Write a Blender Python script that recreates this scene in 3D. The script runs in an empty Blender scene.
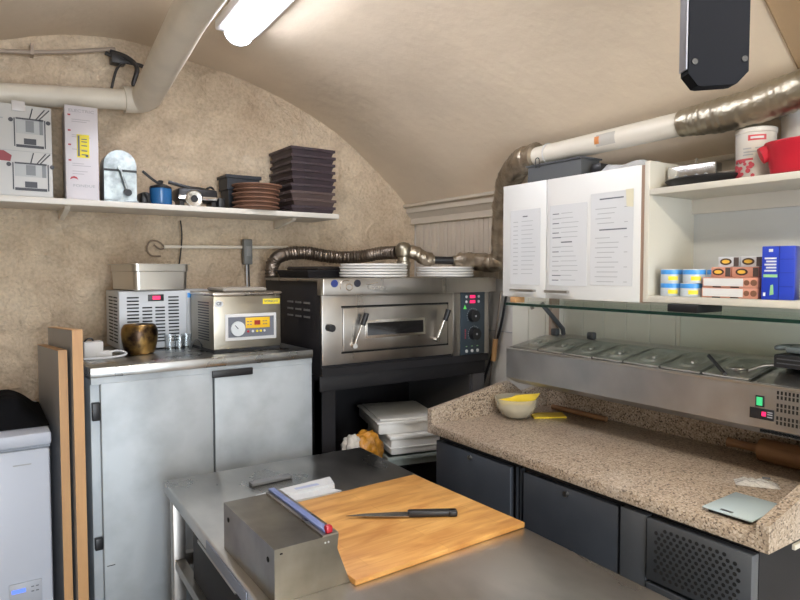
import bpy, bmesh, math, random
from mathutils import Vector, Matrix
from mathutils import noise as mnoise
R = math.radians
S = bpy.context.scene
COL = S.collection
random.seed(4)

# ------------------------------------------------------------------ camera
cam_d = bpy.data.cameras.new('camera'); cam = bpy.data.objects.new('camera', cam_d); COL.objects.link(cam)
YAW, PITCH = R(34), R(-2.66)
fw = Vector((math.sin(YAW)*math.cos(PITCH), math.cos(YAW)*math.cos(PITCH), math.sin(PITCH)))
rt = Vector((math.cos(YAW), -math.sin(YAW), 0)); up = rt.cross(fw)
cam.matrix_world = Matrix(((rt.x, up.x, -fw.x, 0), (rt.y, up.y, -fw.y, 0), (rt.z, up.z, -fw.z, 1.6), (0, 0, 0, 1)))
cam_d.sensor_width = 36; cam_d.lens = 28.125; cam_d.clip_start = 0.05
S.camera = cam

# ------------------------------------------------------------------ world, lights, exposure
w = bpy.data.worlds.new('world'); S.world = w; w.use_nodes = True
w.node_tree.nodes['Background'].inputs[0].default_value = (0.62, 0.76, 1.0, 1)
w.node_tree.nodes['Background'].inputs[1].default_value = 0.5
S.view_settings.view_transform = 'Standard'; S.view_settings.look = 'None'
S.view_settings.exposure = 0.85; S.view_settings.gamma = 1.0; S.view_settings.use_curve_mapping = False
TUBE_E = 17.0          # tube in view
TUBE_B = 50.0          # second tube further back in the room
def area(name, loc, rot, sx, sy, power, col):
    l = bpy.data.lights.new(name, 'AREA'); l.shape = 'RECTANGLE'; l.size = sx; l.size_y = sy
    l.energy = power; l.color = col
    o = bpy.data.objects.new(name, l); COL.objects.link(o); o.location = loc; o.rotation_euler = rot
    return o
# daylight entering through the open doorway in the rear wall
area('doorway_daylight', (0.15, -2.66, 1.15), (R(-90), 0, R(180)), 1.5, 2.1, 70, (0.84, 0.92, 1.0))

# ------------------------------------------------------------------ mesh helper
class MB:
    def __init__(s): s.bm = bmesh.new(); s.mi = 0
    def _fin(s, faces, smooth=False):
        for f in faces:
            f.material_index = s.mi; f.smooth = smooth
    def box(s, x0, x1, y0, y1, z0, z1, bev=0.0, seg=2, M=None):
        m = Matrix.Translation(((x0+x1)/2, (y0+y1)/2, (z0+z1)/2)) @ Matrix.Diagonal((abs(x1-x0), abs(y1-y0), abs(z1-z0), 1))
        if M is not None: m = M @ m
        before = set(s.bm.faces)
        r = bmesh.ops.create_cube(s.bm, size=1, matrix=m)
        if bev > 0:
            es = list({e for v in r['verts'] for e in v.link_edges})
            bmesh.ops.bevel(s.bm, geom=es, offset=bev, segments=seg, affect='EDGES', profile=0.5)
        s._fin([f for f in s.bm.faces if f not in before], bev > 0)
        return s
    def cyl(s, p0, p1, r0, r1=None, n=20, cap=True):
        if r1 is None: r1 = r0
        p0 = Vector(p0); p1 = Vector(p1); d = p1-p0
        q = d.to_track_quat('Z', 'Y').to_matrix().to_4x4()
        m = Matrix.Translation((p0+p1)/2) @ q
        before = set(s.bm.faces)
        bmesh.ops.create_cone(s.bm, cap_ends=cap, segments=n, radius1=r0, radius2=r1, depth=d.length, matrix=m)
        s._fin([f for f in s.bm.faces if f not in before], True)
        return s
    def lathe(s, prof, n=28, c=(0, 0, 0), M=None):
        rings = []; new = []
        for r, z in prof:
            if r < 1e-5: rings.append([s.bm.verts.new((c[0], c[1], c[2]+z))])
            else: rings.append([s.bm.verts.new((c[0]+r*math.cos(2*math.pi*k/n), c[1]+r*math.sin(2*math.pi*k/n), c[2]+z)) for k in range(n)])
        for a, b in zip(rings, rings[1:]):
            for k in range(n):
                j = (k+1) % n
                if len(a) == 1 and len(b) == 1: continue
                if len(a) == 1: f = s.bm.faces.new((a[0], b[k], b[j]))
                elif len(b) == 1: f = s.bm.faces.new((a[k], a[j], b[0]))
                else: f = s.bm.faces.new((a[k], a[j], b[j], b[k]))
                new.append(f)
        if M is not None: bmesh.ops.transform(s.bm, matrix=M, verts=[v for r in rings for v in r])
        s._fin(new, True); return s
    def tube(s, pts, r, n=12, sub=6, corr=0.0, freq=0.0, crink=0.0, cap=True, closed=False):
        P = [Vector(p) for p in pts]; path = []
        if len(P) > 2 and sub > 1:
            for i in range(len(P)-1):
                a = P[i-1] if i else P[0]; b = P[i]; c = P[i+1]; d = P[i+2] if i+2 < len(P) else P[-1]
                for k in range(sub):
                    t = k/sub
                    path.append(0.5*((2*b)+(c-a)*t+(2*a-5*b+4*c-d)*t*t+(3*b-a-3*c+d)*t**3))
            path.append(P[-1])
        else: path = P
        if corr or crink:
            # resample evenly for the ribs
            fine = [path[0]]; step = 0.005
            for a, b in zip(path, path[1:]):
                L = (b-a).length; k = max(1, int(L/step))
                for q in range(1, k+1): fine.append(a.lerp(b, q/k))
            path = fine
        rings = []; prev = None; new = []; dist = 0
        for i, p in enumerate(path):
            t = (path[min(i+1, len(path)-1)]-path[max(i-1, 0)]).normalized()
            if prev is None:
                u = t.cross(Vector((0, 0, 1)))
                if u.length < .1: u = t.cross(Vector((1, 0, 0)))
                u.normalize()
            else: u = (prev-t*prev.dot(t)).normalized()
            prev = u; v = t.cross(u)
            if i: dist += (p-path[i-1]).length
            rr = r(i/(len(path)-1)) if callable(r) else r
            rr *= 1+corr*math.sin(dist*freq)
            ring = []
            for k in range(n):
                a = 2*math.pi*k/n; q = p+(u*math.cos(a)+v*math.sin(a))*rr
                if crink: q += (q-p).normalized()*mnoise.noise(q*38)*crink + (q-p).normalized()*mnoise.noise(q*90)*crink*.5
                ring.append(s.bm.verts.new(q))
            rings.append(ring)
        for a, b in zip(rings, rings[1:]):
            for k in range(n):
                j = (k+1) % n; new.append(s.bm.faces.new((a[k], b[k], b[j], a[j])))
        if cap:
            new.append(s.bm.faces.new(rings[0])); new.append(s.bm.faces.new(rings[-1][::-1]))
        s._fin(new, True); return s
    def prism(s, poly, axis, a, b, smooth=False):
        def mk(p, t):
            return {'X': (t, p[0], p[1]), 'Y': (p[0], t, p[1]), 'Z': (p[0], p[1], t)}[axis]
        A = [s.bm.verts.new(mk(p, a)) for p in poly]; B = [s.bm.verts.new(mk(p, b)) for p in poly]
        n = len(poly); new = [s.bm.faces.new(A), s.bm.faces.new(B[::-1])]
        for k in range(n): new.append(s.bm.faces.new((A[k], B[k], B[(k+1) % n], A[(k+1) % n])))
        s._fin(new, smooth); return s
    def grid(s, fn, nu, nv, smooth=True):
        V = [[s.bm.verts.new(fn(i/nu, j/nv)) for j in range(nv+1)] for i in range(nu+1)]
        new = [s.bm.faces.new((V[i][j], V[i+1][j], V[i+1][j+1], V[i][j+1])) for i in range(nu) for j in range(nv)]
        s._fin(new, smooth); return s
    def xf(s, M): bmesh.ops.transform(s.bm, matrix=M, verts=s.bm.verts[:]); return s
    def build(s, name, mats, parent=None, loc=None, rz=0, rot=None):
        bmesh.ops.recalc_face_normals(s.bm, faces=s.bm.faces[:])
        me = bpy.data.meshes.new(name); s.bm.to_mesh(me); s.bm.free()
        for m in (mats if isinstance(mats, (list, tuple)) else [mats]): me.materials.append(m)
        try: me.set_sharp_from_angle(angle=R(38))
        except Exception: pass
        o = bpy.data.objects.new(name, me); COL.objects.link(o)
        if parent is not None: o.parent = parent
        if loc is not None: o.location = loc
        o.rotation_euler = rot if rot else (0, 0, rz)
        return o
def B(*a, **k): return MB().box(*a, **k)
def tag(o, label=None, cat=None, group=None, kind=None):
    if label: o['label'] = label
    if cat: o['category'] = cat
    if group: o['group'] = group
    if kind: o['kind'] = kind
    return o
def thing(name, label, cat, loc=(0, 0, 0), rz=0, group=None):
    o = bpy.data.objects.new(name, None); COL.objects.link(o); o.empty_display_size = .05
    o.location = loc; o.rotation_euler = (0, 0, rz); return tag(o, label, cat, group)
def struct(name, mb, mats): return tag(mb.build(name, mats), kind='structure')
def dup(root, loc, rz=None, label=None):
    r = root.copy(); COL.objects.link(r); r.location = loc
    if rz is not None: r.rotation_euler = (0, 0, rz)
    if label: r['label'] = label
    for ch in list(root.children):
        c = ch.copy(); COL.objects.link(c); c.parent = r
        for g in ch.children:
            d = g.copy(); COL.objects.link(d); d.parent = c
    return r
def text(name, body, size, m, parent, loc, rot, depth=0.0004, align='CENTER', sx=1.0, bold=0.0):
    cu = bpy.data.curves.new(name, 'FONT'); cu.body = body; cu.size = size; cu.extrude = depth
    cu.align_x = align; cu.align_y = 'CENTER'; cu.resolution_u = 2; cu.offset = bold
    t = bpy.data.objects.new(name+'_c', cu); COL.objects.link(t)
    dg = bpy.context.evaluated_depsgraph_get(); me = bpy.data.meshes.new_from_object(t.evaluated_get(dg))
    bpy.data.objects.remove(t); me.materials.clear(); me.materials.append(m)
    if sx != 1.0: me.transform(Matrix.Diagonal((sx, 1, 1, 1)))
    o = bpy.data.objects.new(name, me); COL.objects.link(o); o.parent = parent; o.location = loc; o.rotation_euler = rot
    return o
FY = (R(90), 0, 0)           # lettering that faces -Y
FX = (R(90), 0, R(-90))      # lettering that faces -X

# ------------------------------------------------------------------ materials
def mat(name, col, rough=.5, metal=0.0, var=0.0, vs=8.0, bump=0.0, bs=60.0, col2=None, stretch=None, spec=None,
        rv=0.0, emit=None, es=0.0, alpha=None, detail=4.0, band=None, coat=0.0):
    m = bpy.data.materials.new(name); m.use_nodes = True; nt = m.node_tree; N = nt.nodes; L = nt.links
    b = N['Principled BSDF']; b.inputs['Base Color'].default_value = (*col, 1)
    b.inputs['Roughness'].default_value = rough; b.inputs['Metallic'].default_value = metal
    if spec is not None: b.inputs['Specular IOR Level'].default_value = spec
    if coat: b.inputs['Coat Weight'].default_value = coat
    if emit: b.inputs['Emission Color'].default_value = (*emit, 1); b.inputs['Emission Strength'].default_value = es
    if alpha is not None: b.inputs['Alpha'].default_value = alpha
    tc = N.new('ShaderNodeTexCoord'); mp = N.new('ShaderNodeMapping'); L.new(tc.outputs['Object'], mp.inputs[0])
    if stretch: mp.inputs['Scale'].default_value = stretch
    if var or col2 or rv:
        n = N.new('ShaderNodeTexNoise'); n.inputs['Scale'].default_value = vs; n.inputs['Detail'].default_value = detail
        L.new(mp.outputs[0], n.inputs['Vector'])
        if var or col2:
            cr = N.new('ShaderNodeValToRGB')
            c2 = col2 if col2 else tuple(max(0, c*(1-var)) for c in col)
            c1 = col if col2 else tuple(min(1, c*(1+var*.6)) for c in col)
            lo, hi = band if band else (.35, .65)
            cr.color_ramp.elements[0].position = lo; cr.color_ramp.elements[1].position = hi
            cr.color_ramp.elements[0].color = (*c2, 1); cr.color_ramp.elements[1].color = (*c1, 1)
            L.new(n.outputs['Fac'], cr.inputs[0]); L.new(cr.outputs[0], b.inputs['Base Color'])
        if rv:
            mr = N.new('ShaderNodeMapRange'); mr.inputs['From Min'].default_value = .3; mr.inputs['From Max'].default_value = .7
            mr.inputs['To Min'].default_value = max(.02, rough-rv); mr.inputs['To Max'].default_value = rough+rv
            L.new(n.outputs['Fac'], mr.inputs['Value']); L.new(mr.outputs[0], b.inputs['Roughness'])
    if bump:
        n2 = N.new('ShaderNodeTexNoise'); n2.inputs['Scale'].default_value = bs; n2.inputs['Detail'].default_value = 5
        L.new(mp.outputs[0], n2.inputs['Vector'])
        bp = N.new('ShaderNodeBump'); bp.inputs['Strength'].default_value = 1.0; bp.inputs['Distance'].default_value = bump
        L.new(n2.outputs['Fac'], bp.inputs['Height']); L.new(bp.outputs[0], b.inputs['Normal'])
    return m

# rough plaster: mottled tan, grey scuffs, coarse and fine relief
def plaster_mat():
    m = bpy.data.materials.new('rough_plaster'); m.use_nodes = True; nt = m.node_tree; N = nt.nodes; L = nt.links
    b = N['Principled BSDF']; b.inputs['Roughness'].default_value = .92; b.inputs['Specular IOR Level'].default_value = .15
    tc = N.new('ShaderNodeTexCoord')
    def nz(s, d=6): 
        n = N.new('ShaderNodeTexNoise'); n.inputs['Scale'].default_value = s; n.inputs['Detail'].default_value = d
        L.new(tc.outputs['Object'], n.inputs['Vector']); return n
    def ramp(n, a, ca, c, cb):
        r = N.new('ShaderNodeValToRGB'); r.color_ramp.elements[0].position = a; r.color_ramp.elements[1].position = c
        r.color_ramp.elements[0].color = (*ca, 1); r.color_ramp.elements[1].color = (*cb, 1); L.new(n.outputs['Fac'], r.inputs[0]); return r
    r1 = ramp(nz(3.0, 9), .30, (.58, .44, .305), .70, (.77, .63, .46))
    r2 = ramp(nz(75, 14), .36, (.50, .45, .42), .60, (1, 1, 1))
    mx = N.new('ShaderNodeMix'); mx.data_type = 'RGBA'; mx.blend_type = 'MULTIPLY'; mx.inputs['Factor'].default_value = .30
    L.new(r1.outputs[0], mx.inputs['A']); L.new(r2.outputs[0], mx.inputs['B'])
    r3 = ramp(nz(16, 9), .58, (0, 0, 0), .75, (.22, .22, .22))
    mx2 = N.new('ShaderNodeMix'); mx2.data_type = 'RGBA'; mx2.blend_type = 'MIX'; mx2.inputs['B'].default_value = (.78, .70, .58, 1)
    L.new(r3.outputs[0], mx2.inputs['Factor']); L.new(mx.outputs['Result'], mx2.inputs['A']); L.new(mx2.outputs['Result'], b.inputs['Base Color'])
    n1 = nz(11, 14); n1.inputs['Distortion'].default_value = .8; n1.inputs['Roughness'].default_value = .62; n2 = nz(110, 4); ad = N.new('ShaderNodeMath'); ad.operation = 'MULTIPLY_ADD'; ad.inputs[1].default_value = .05
    L.new(n2.outputs['Fac'], ad.inputs[0]); L.new(n1.outputs['Fac'], ad.inputs[2])
    bp = N.new('ShaderNodeBump'); bp.inputs['Distance'].default_value = .045; bp.inputs['Strength'].default_value = 1.0
    L.new(ad.outputs[0], bp.inputs['Height']); L.new(bp.outputs[0], b.inputs['Normal'])
    return m
def granite_mat():
    m = bpy.data.materials.new('speckled_granite'); m.use_nodes = True; nt = m.node_tree; N = nt.nodes; L = nt.links
    b = N['Principled BSDF']; b.inputs['Roughness'].default_value = .38
    tc = N.new('ShaderNodeTexCoord')
    v = N.new('ShaderNodeTexVoronoi'); v.inputs['Scale'].default_value = 205; L.new(tc.outputs['Object'], v.inputs['Vector'])
    sp = N.new('ShaderNodeSeparateColor'); L.new(v.outputs['Color'], sp.inputs[0])
    r = N.new('ShaderNodeValToRGB'); L.new(sp.outputs[0], r.inputs[0]); e = r.color_ramp
    e.interpolation = 'LINEAR'
    stops = [(0, (.10, .07, .05)), (.10, (.16, .115, .08)), (.22, (.33, .25, .18)), (.5, (.43, .335, .245)), (.75, (.49, .395, .30)), (1, (.58, .49, .39))]
    e.elements[0].position = 0; e.elements[0].color = (*stops[0][1], 1); e.elements[1].position = 1; e.elements[1].color = (*stops[-1][1], 1)
    for p, c in stops[1:-1]:
        q = e.elements.new(p); q.color = (*c, 1)
    n = N.new('ShaderNodeTexNoise'); n.inputs['Scale'].default_value = 260; L.new(tc.outputs['Object'], n.inputs['Vector'])
    r2 = N.new('ShaderNodeValToRGB'); r2.color_ramp.elements[0].position = .35; r2.color_ramp.elements[0].color = (.6, .6, .6, 1); r2.color_ramp.elements[1].position = .55
    L.new(n.outputs['Fac'], r2.inputs[0])
    mx = N.new('ShaderNodeMix'); mx.data_type = 'RGBA'; mx.blend_type = 'MULTIPLY'; mx.inputs['Factor'].default_value = .7
    L.new(r.outputs[0], mx.inputs['A']); L.new(r2.outputs[0], mx.inputs['B'])
    # flour dust smears
    n3 = N.new('ShaderNodeTexNoise'); n3.inputs['Scale'].default_value = 4.5; n3.inputs['Detail'].default_value = 5; L.new(tc.outputs['Object'], n3.inputs['Vector'])
    r3 = N.new('ShaderNodeValToRGB'); r3.color_ramp.elements[0].position = .56; r3.color_ramp.elements[0].color = (0, 0, 0, 1); r3.color_ramp.elements[1].position = .78; r3.color_ramp.elements[1].color = (.4, .4, .4, 1)
    L.new(n3.outputs['Fac'], r3.inputs[0])
    mx2 = N.new('ShaderNodeMix'); mx2.data_type = 'RGBA'; mx2.inputs['B'].default_value = (.62, .56, .49, 1)
    L.new(r3.outputs[0], mx2.inputs['Factor']); L.new(mx.outputs['Result'], mx2.inputs['A']); L.new(mx2.outputs['Result'], b.inputs['Base Color'])
    return m
def wood_mat(name, c1, c2, scale, stretch, rough=.5, staves=None):
    m = bpy.data.materials.new(name); m.use_nodes = True; nt = m.node_tree; N = nt.nodes; L = nt.links
    b = N['Principled BSDF']; b.inputs['Roughness'].default_value = rough
    tc = N.new('ShaderNodeTexCoord'); mp = N.new('ShaderNodeMapping'); mp.inputs['Scale'].default_value = stretch
    L.new(tc.outputs['Object'], mp.inputs[0])
    n = N.new('ShaderNodeTexNoise'); n.inputs['Scale'].default_value = scale; n.inputs['Detail'].default_value = 6; n.inputs['Distortion'].default_value = .6
    L.new(mp.outputs[0], n.inputs['Vector'])
    r = N.new('ShaderNodeValToRGB'); r.color_ramp.elements[0].position = .32; r.color_ramp.elements[1].position = .68
    r.color_ramp.elements[0].color = (*c2, 1); r.color_ramp.elements[1].color = (*c1, 1); L.new(n.outputs['Fac'], r.inputs[0])
    out = r.outputs[0]
    if staves:
        br = N.new('ShaderNodeTexBrick'); br.inputs['Scale'].default_value = 1; br.inputs['Brick Width'].default_value = staves[0]; br.inputs['Row Height'].default_value = staves[1]
        br.inputs['Mortar Size'].default_value = .0006; br.inputs['Color1'].default_value = (1, 1, 1, 1); br.inputs['Color2'].default_value = (.82, .76, .70, 1); br.inputs['Mortar'].default_value = (.6, .5, .4, 1)
        L.new(tc.outputs['Object'], br.inputs['Vector'])
        mx = N.new('ShaderNodeMix'); mx.data_type = 'RGBA'; mx.blend_type = 'MULTIPLY'; mx.inputs['Factor'].default_value = .8
        L.new(out, mx.inputs['A']); L.new(br.outputs['Color'], mx.inputs['B']); out = mx.outputs['Result']
    L.new(out, b.inputs['Base Color'])
    return m
def glass_mat(name, col, a, rough=.03):
    m = bpy.data.materials.new(name); m.use_nodes = True; nt = m.node_tree; N = nt.nodes; L = nt.links
    N.remove(N['Principled BSDF']); o = N['Material Output']
    t = N.new('ShaderNodeBsdfTransparent'); t.inputs[0].default_value = (*col, 1)
    g = N.new('ShaderNodeBsdfGlossy'); g.inputs['Roughness'].default_value = rough
    f = N.new('ShaderNodeLayerWeight'); f.inputs[0].default_value = .12
    ad = N.new('ShaderNodeMath'); ad.operation = 'MULTIPLY_ADD'; ad.inputs[1].default_value = .35; ad.inputs[2].default_value = a; L.new(f.outputs['Fresnel'], ad.inputs[0])
    mx = N.new('ShaderNodeMixShader'); L.new(ad.outputs[0], mx.inputs[0]); L.new(t.outputs[0], mx.inputs[1]); L.new(g.outputs[0], mx.inputs[2])
    L.new(mx.outputs[0], o.inputs['Surface']); return m

PL = plaster_mat(); GRAN = granite_mat()
CEIL = mat('vault_paint', (.68, .57, .435), .75, var=.08, vs=2.0, bump=.004, bs=14, spec=.25)
NICHE = mat('niche_paint_shaded', (.27, .18, .10), .8, var=.08, vs=3, bump=.002, bs=30)  # darker than the vault: shade inside the recess is put into the colour
WALLW = mat('white_wall_paint', (.66, .64, .60), .6, var=.05, vs=4)
BEAD = mat('beadboard_paint', (.60, .53, .44), .5, var=.04, vs=5)
SPLASH = mat('splash_panel_paint', (.76, .80, .71), .4, var=.03, vs=5)
PIPEP = mat('pipe_paint', (.74, .67, .56), .45, var=.08, vs=6, bump=.002, bs=25)
SHELFP = mat('shelf_laminate', (.66, .62, .55), .4, var=.04, vs=6)
FLOOR = mat('floor_tiles', (.20, .18, .16), .5, var=.2, vs=6)
STEEL = mat('brushed_steel', (.46, .43, .395), .33, 1, var=.10, vs=7, rv=.10, stretch=(1, 1, 1))
STEELV = mat('brushed_steel_vertical', (.42, .395, .365), .30, 1, var=.05, vs=5, rv=.03, stretch=(3.0, 3.0, .5), detail=2)
STEELT = mat('worktable_steel', (.60, .58, .55), .31, 1, var=.38, vs=3.5, rv=.05, detail=8, stretch=(1, .5, 1))
RAILS = mat('rail_steel', (.50, .50, .50), .38, 1, var=.12, vs=7, rv=.08)
LIDS = mat('lid_steel', (.55, .555, .53), .30, .95)
GALV = mat('galvanised_grey_panel', (.40, .435, .46), .50, .25, var=.28, vs=3.6, rv=.04, detail=12, band=(.30, .56))
GALVT = mat('cabinet_top_steel', (.40, .40, .39), .3, 1, var=.15, vs=8, rv=.1)
FOIL = mat('crinkled_foil', (.46, .40, .32), .34, 1, var=.3, vs=18, bump=.004, bs=70)
FOILB = mat('bright_foil', (.42, .38, .30), .36, 1, var=.15, vs=10, bump=.003, bs=50)
WHITE = mat('white_laminate', (.70, .70, .68), .35, var=.02, vs=3)
CREAM = mat('cream_edge', (.60, .57, .49), .45)
PANELW = mat('pale_grey_back_panel', (.60, .61, .60), .45)
FREEZ = mat('freezer_white', (.47, .50, .57), .35)
BLACK = mat('black_plastic', (.012, .012, .014), .4)
BLACKM = mat('black_metal', (.014, .013, .015), .55, var=.2, vs=6, spec=.35)
CLOTH = mat('black_cloth', (.008, .008, .009), .95, spec=.05, bump=.004, bs=30)
DGREY = mat('dark_grey_steel', (.085, .095, .115), .36, .55, var=.12, vs=5)
DGREY2 = mat('mid_grey_steel', (.13, .14, .155), .38, .55, var=.1, vs=5)
DARKHOLE = mat('dark_opening', (.004, .004, .004), .9)
DRED = mat('aubergine_tray_plastic', (.045, .028, .034), .5, var=.25, vs=9)
TERRA = mat('terracotta', (.18, .085, .05), .75, var=.2, vs=14)
SLATE = mat('slate_plastic', (.020, .023, .030), .55)
BWOOD = wood_mat('beech_board', (.80, .45, .14), (.54, .24, .055), 4, (1.4, 7, 7), .48, staves=(.42, .052))
EDGEW = wood_mat('wood_tone_edging', (.62, .36, .16), (.52, .28, .12), 4, (12, 12, .8), .5)
ROLLW = wood_mat('rolling_pin_wood', (.30, .155, .07), (.20, .095, .04), 5, (9, 1.2, 9), .5)
PLANKG = mat('grey_laminate', (.36, .36, .37), .45, var=.04, vs=4)
CERAM = mat('white_ceramic', (.74, .72, .68), .3)
PLASTW = mat('container_plastic', (.86, .85, .82), .4, var=.06, vs=12)
TRAYG = mat('grey_green_plastic', (.30, .34, .32), .5)
PAPER = mat('paper', (.60, .61, .62), .6)
PAPERY = mat('yellowed_paper', (.66, .62, .46), .6)
INK = mat('faded_ink', (.13, .14, .16), .7)
INK2 = mat('light_ink', (.38, .39, .40), .7)
RED = mat('red_plastic', (.45, .012, .028), .3)
REDP = mat('printed_red', (.42, .045, .06), .5)
BLUE = mat('printed_blue', (.015, .045, .42), .35)
BLUEL = mat('printed_light_blue', (.06, .30, .72), .35)
YEL = mat('yellow_plastic', (.78, .56, .02), .4, var=.1, vs=10)
YELP = mat('yellow_label', (.80, .66, .03), .5)
GREENP = mat('printed_green', (.28, .55, .25), .5)
PINK = mat('printed_salmon', (.58, .27, .19), .5)
BRZ = mat('aged_brass', (.36, .22, .07), .34, 1, col2=(.05, .032, .022), vs=16, rv=.08, band=(.40, .60))
BPOT = mat('blue_enamel', (.02, .11, .28), .2)
LEDR = mat('red_display', (.4, .01, .06), .4, emit=(1, .02, .12), es=.75)
LEDB = mat('blue_display', (.05, .08, .5), .4, emit=(.10, .20, 1), es=.8)
LEDG = mat('green_switch_lamp', (.05, .5, .2), .3, emit=(.05, .6, .2), es=.22)
TUBE = mat('lit_diffuser', (.9, .9, .9), .5, emit=(.86, .89, 1.0), es=TUBE_E)
TUBEB = mat('lit_diffuser_rear', (.9, .9, .9), .5, emit=(1.0, .935, .80), es=TUBE_B)
FIXW = mat('fixture_white', (.75, .75, .76), .4)
OGLASS = mat('oven_dark_glass', (.010, .009, .009), .12, coat=.3)
GREENG = mat('glass_edge_green', (.004, .026, .019), .2)
CLEARG = glass_mat('sneeze_glass', (.955, .985, .955), .02)
TUMB = glass_mat('tumbler_glass', (.93, .95, .96), .07)
BOWLG = mat('frosted_bowl_plastic', (.66, .62, .50), .25, alpha=.42)
SCALEG = mat('scale_glass_top', (.50, .60, .62), .12)
BLUEG = mat('blue_grip_strip', (.17, .22, .45), .4)
WTRIM = mat('moulding_paint', (.60, .54, .45), .45)
WIRE = mat('dark_wire', (.03, .027, .025), .5)
CORDW = mat('white_cord', (.6, .6, .6), .45)
AMBER = mat('amber_film_bag', (.62, .27, .03), .25, var=.5, vs=14, bump=.01, bs=30)
BAGW = mat('white_film_print', (.66, .62, .56), .3, bump=.01, bs=30)
CFILM = mat('clear_film', (.62, .64, .66), .25, bump=.01, bs=24)

# ------------------------------------------------------------------ structure
WX, WY, LX, RY = 2.15, 3.03, -1.35, -2.6
arc = [(2.15, 1.90), (2.08, 1.985), (2.02, 2.05), (1.92, 2.135), (1.77, 2.25), (1.60, 2.365), (1.42, 2.45), (1.25, 2.51), (1.08, 2.553), (.93, 2.578), (.75, 2.605), (.55, 2.625), (.30, 2.59), (.05, 2.510), (-.20, 2.465), (-.45, 2.35), (-.70, 2.20), (-.95, 1.99), (-1.15, 1.76), (-1.35, 1.50)]
def cr(P, sub):
    out = []
    for i in range(len(P)-1):
        a = P[max(i-1, 0)]; b = P[i]; c = P[i+1]; d = P[min(i+2, len(P)-1)]
        for k in range(sub):
            t = k/sub
            out.append(tuple(.5*((2*b[q])+(c[q]-a[q])*t+(2*a[q]-5*b[q]+4*c[q]-d[q])*t*t+(3*b[q]-a[q]-3*c[q]+d[q])*t**3) for q in (0, 1)))
    out.append(P[-1]); return out
ARC = cr(arc, 3)
def arcz(x):
    for (x0, z0), (x1, z1) in zip(ARC, ARC[1:]):
        if x1 <= x <= x0: return z0+(z1-z0)*(x-x0)/(x1-x0)
    return 1.5
m = MB(); m.box(LX-.1, WX+.1, RY-.1, WY+.15, -.1, 0); struct('floor', m, FLOOR)
# rear plastered wall (gable under the vault), lightly uneven
m = MB()
def wf(u, v):
    x = LX-.05+u*(WX+.1-LX); xx = min(max(x, LX), WX); z = v*(arcz(xx)+.06)
    d = mnoise.noise(Vector((x*1.6, z*1.6, 3)))*.010+mnoise.noise(Vector((x*5, z*7, 9)))*.006-max(0, .10-abs(mnoise.noise(Vector((x*3.1+z, z*4.3, 5)))))*.05+mnoise.noise(Vector((x*23, z*29, 2)))*.0035+mnoise.noise(Vector((x*55, z*60, 8)))*.0015
    return (x, WY+.006+d, z)
m.grid(wf, 420, 320); m.box(LX-.05, WX+.1, WY+.03, WY+.15, 0, 2.75)
struct('wall_back', m, PL)
# the vault, with a lunette recess on the right-hand side over the open shelves
m = MB(); NY = .835
ys = [WY+.06]+[WY-.3*k for k in range(0, 8)]+[NY, .2, -.4]+[-.4-.4*k for k in range(1, 7)]
ys = sorted(set([y for y in ys if y > RY-.2]), reverse=True)
rows = []
for y in ys: rows.append([m.bm.verts.new((x+mnoise.noise(Vector((x*1.3, y*1.3, z)))*.006, y, z+mnoise.noise(Vector((x*1.1+5, y*1.1, z)))*.008)) for x, z in ARC])
for i in range(len(ys)-1):
    for j in range(len(ARC)-1):
        ym = (ys[i]+ys[i+1])/2; xm = (ARC[j][0]+ARC[j+1][0])/2
        if -.4 < ym < NY and 1.25 < xm < 2.145: continue
        f = m.bm.faces.new((rows[i][j], rows[i+1][j], rows[i+1][j+1], rows[i][j+1])); f.smooth = True
struct('ceiling', m, CEIL)
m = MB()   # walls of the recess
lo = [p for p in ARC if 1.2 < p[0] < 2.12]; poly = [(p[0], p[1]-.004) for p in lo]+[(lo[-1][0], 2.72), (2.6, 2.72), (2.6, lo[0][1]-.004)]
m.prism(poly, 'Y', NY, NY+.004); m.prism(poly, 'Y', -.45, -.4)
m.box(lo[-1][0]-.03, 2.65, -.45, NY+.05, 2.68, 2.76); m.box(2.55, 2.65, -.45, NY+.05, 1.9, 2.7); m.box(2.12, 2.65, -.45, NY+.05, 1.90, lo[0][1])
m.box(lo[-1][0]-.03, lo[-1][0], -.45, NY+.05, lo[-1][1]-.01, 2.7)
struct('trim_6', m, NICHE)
m = MB(); m.box(WX, WX+.12, RY, WY+.1, 0, 1.96); struct('wall_right', m, WALLW)
m = MB(); m.box(LX-.12, LX, RY, WY+.1, 0, 1.8); struct('wall_left', m, PL)
m = MB()   # rear wall of the room with its doorway
m.box(LX-.1, -.6, RY-.12, RY, 0, 2.75); m.box(.9, WX+.1, RY-.12, RY, 0, 2.75); m.box(-.6, .9, RY-.12, RY, 2.2, 2.75); struct('wall_front', m, WALLW)
m = MB()
for a, b2 in ((-.66, -.6), (.9, .96)): m.box(a, b2, RY-.13, RY+.02, 0, 2.26)
m.box(-.6, .9, RY-.13, RY+.02, 2.2, 2.26); struct('door_1', m, WTRIM)
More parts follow.
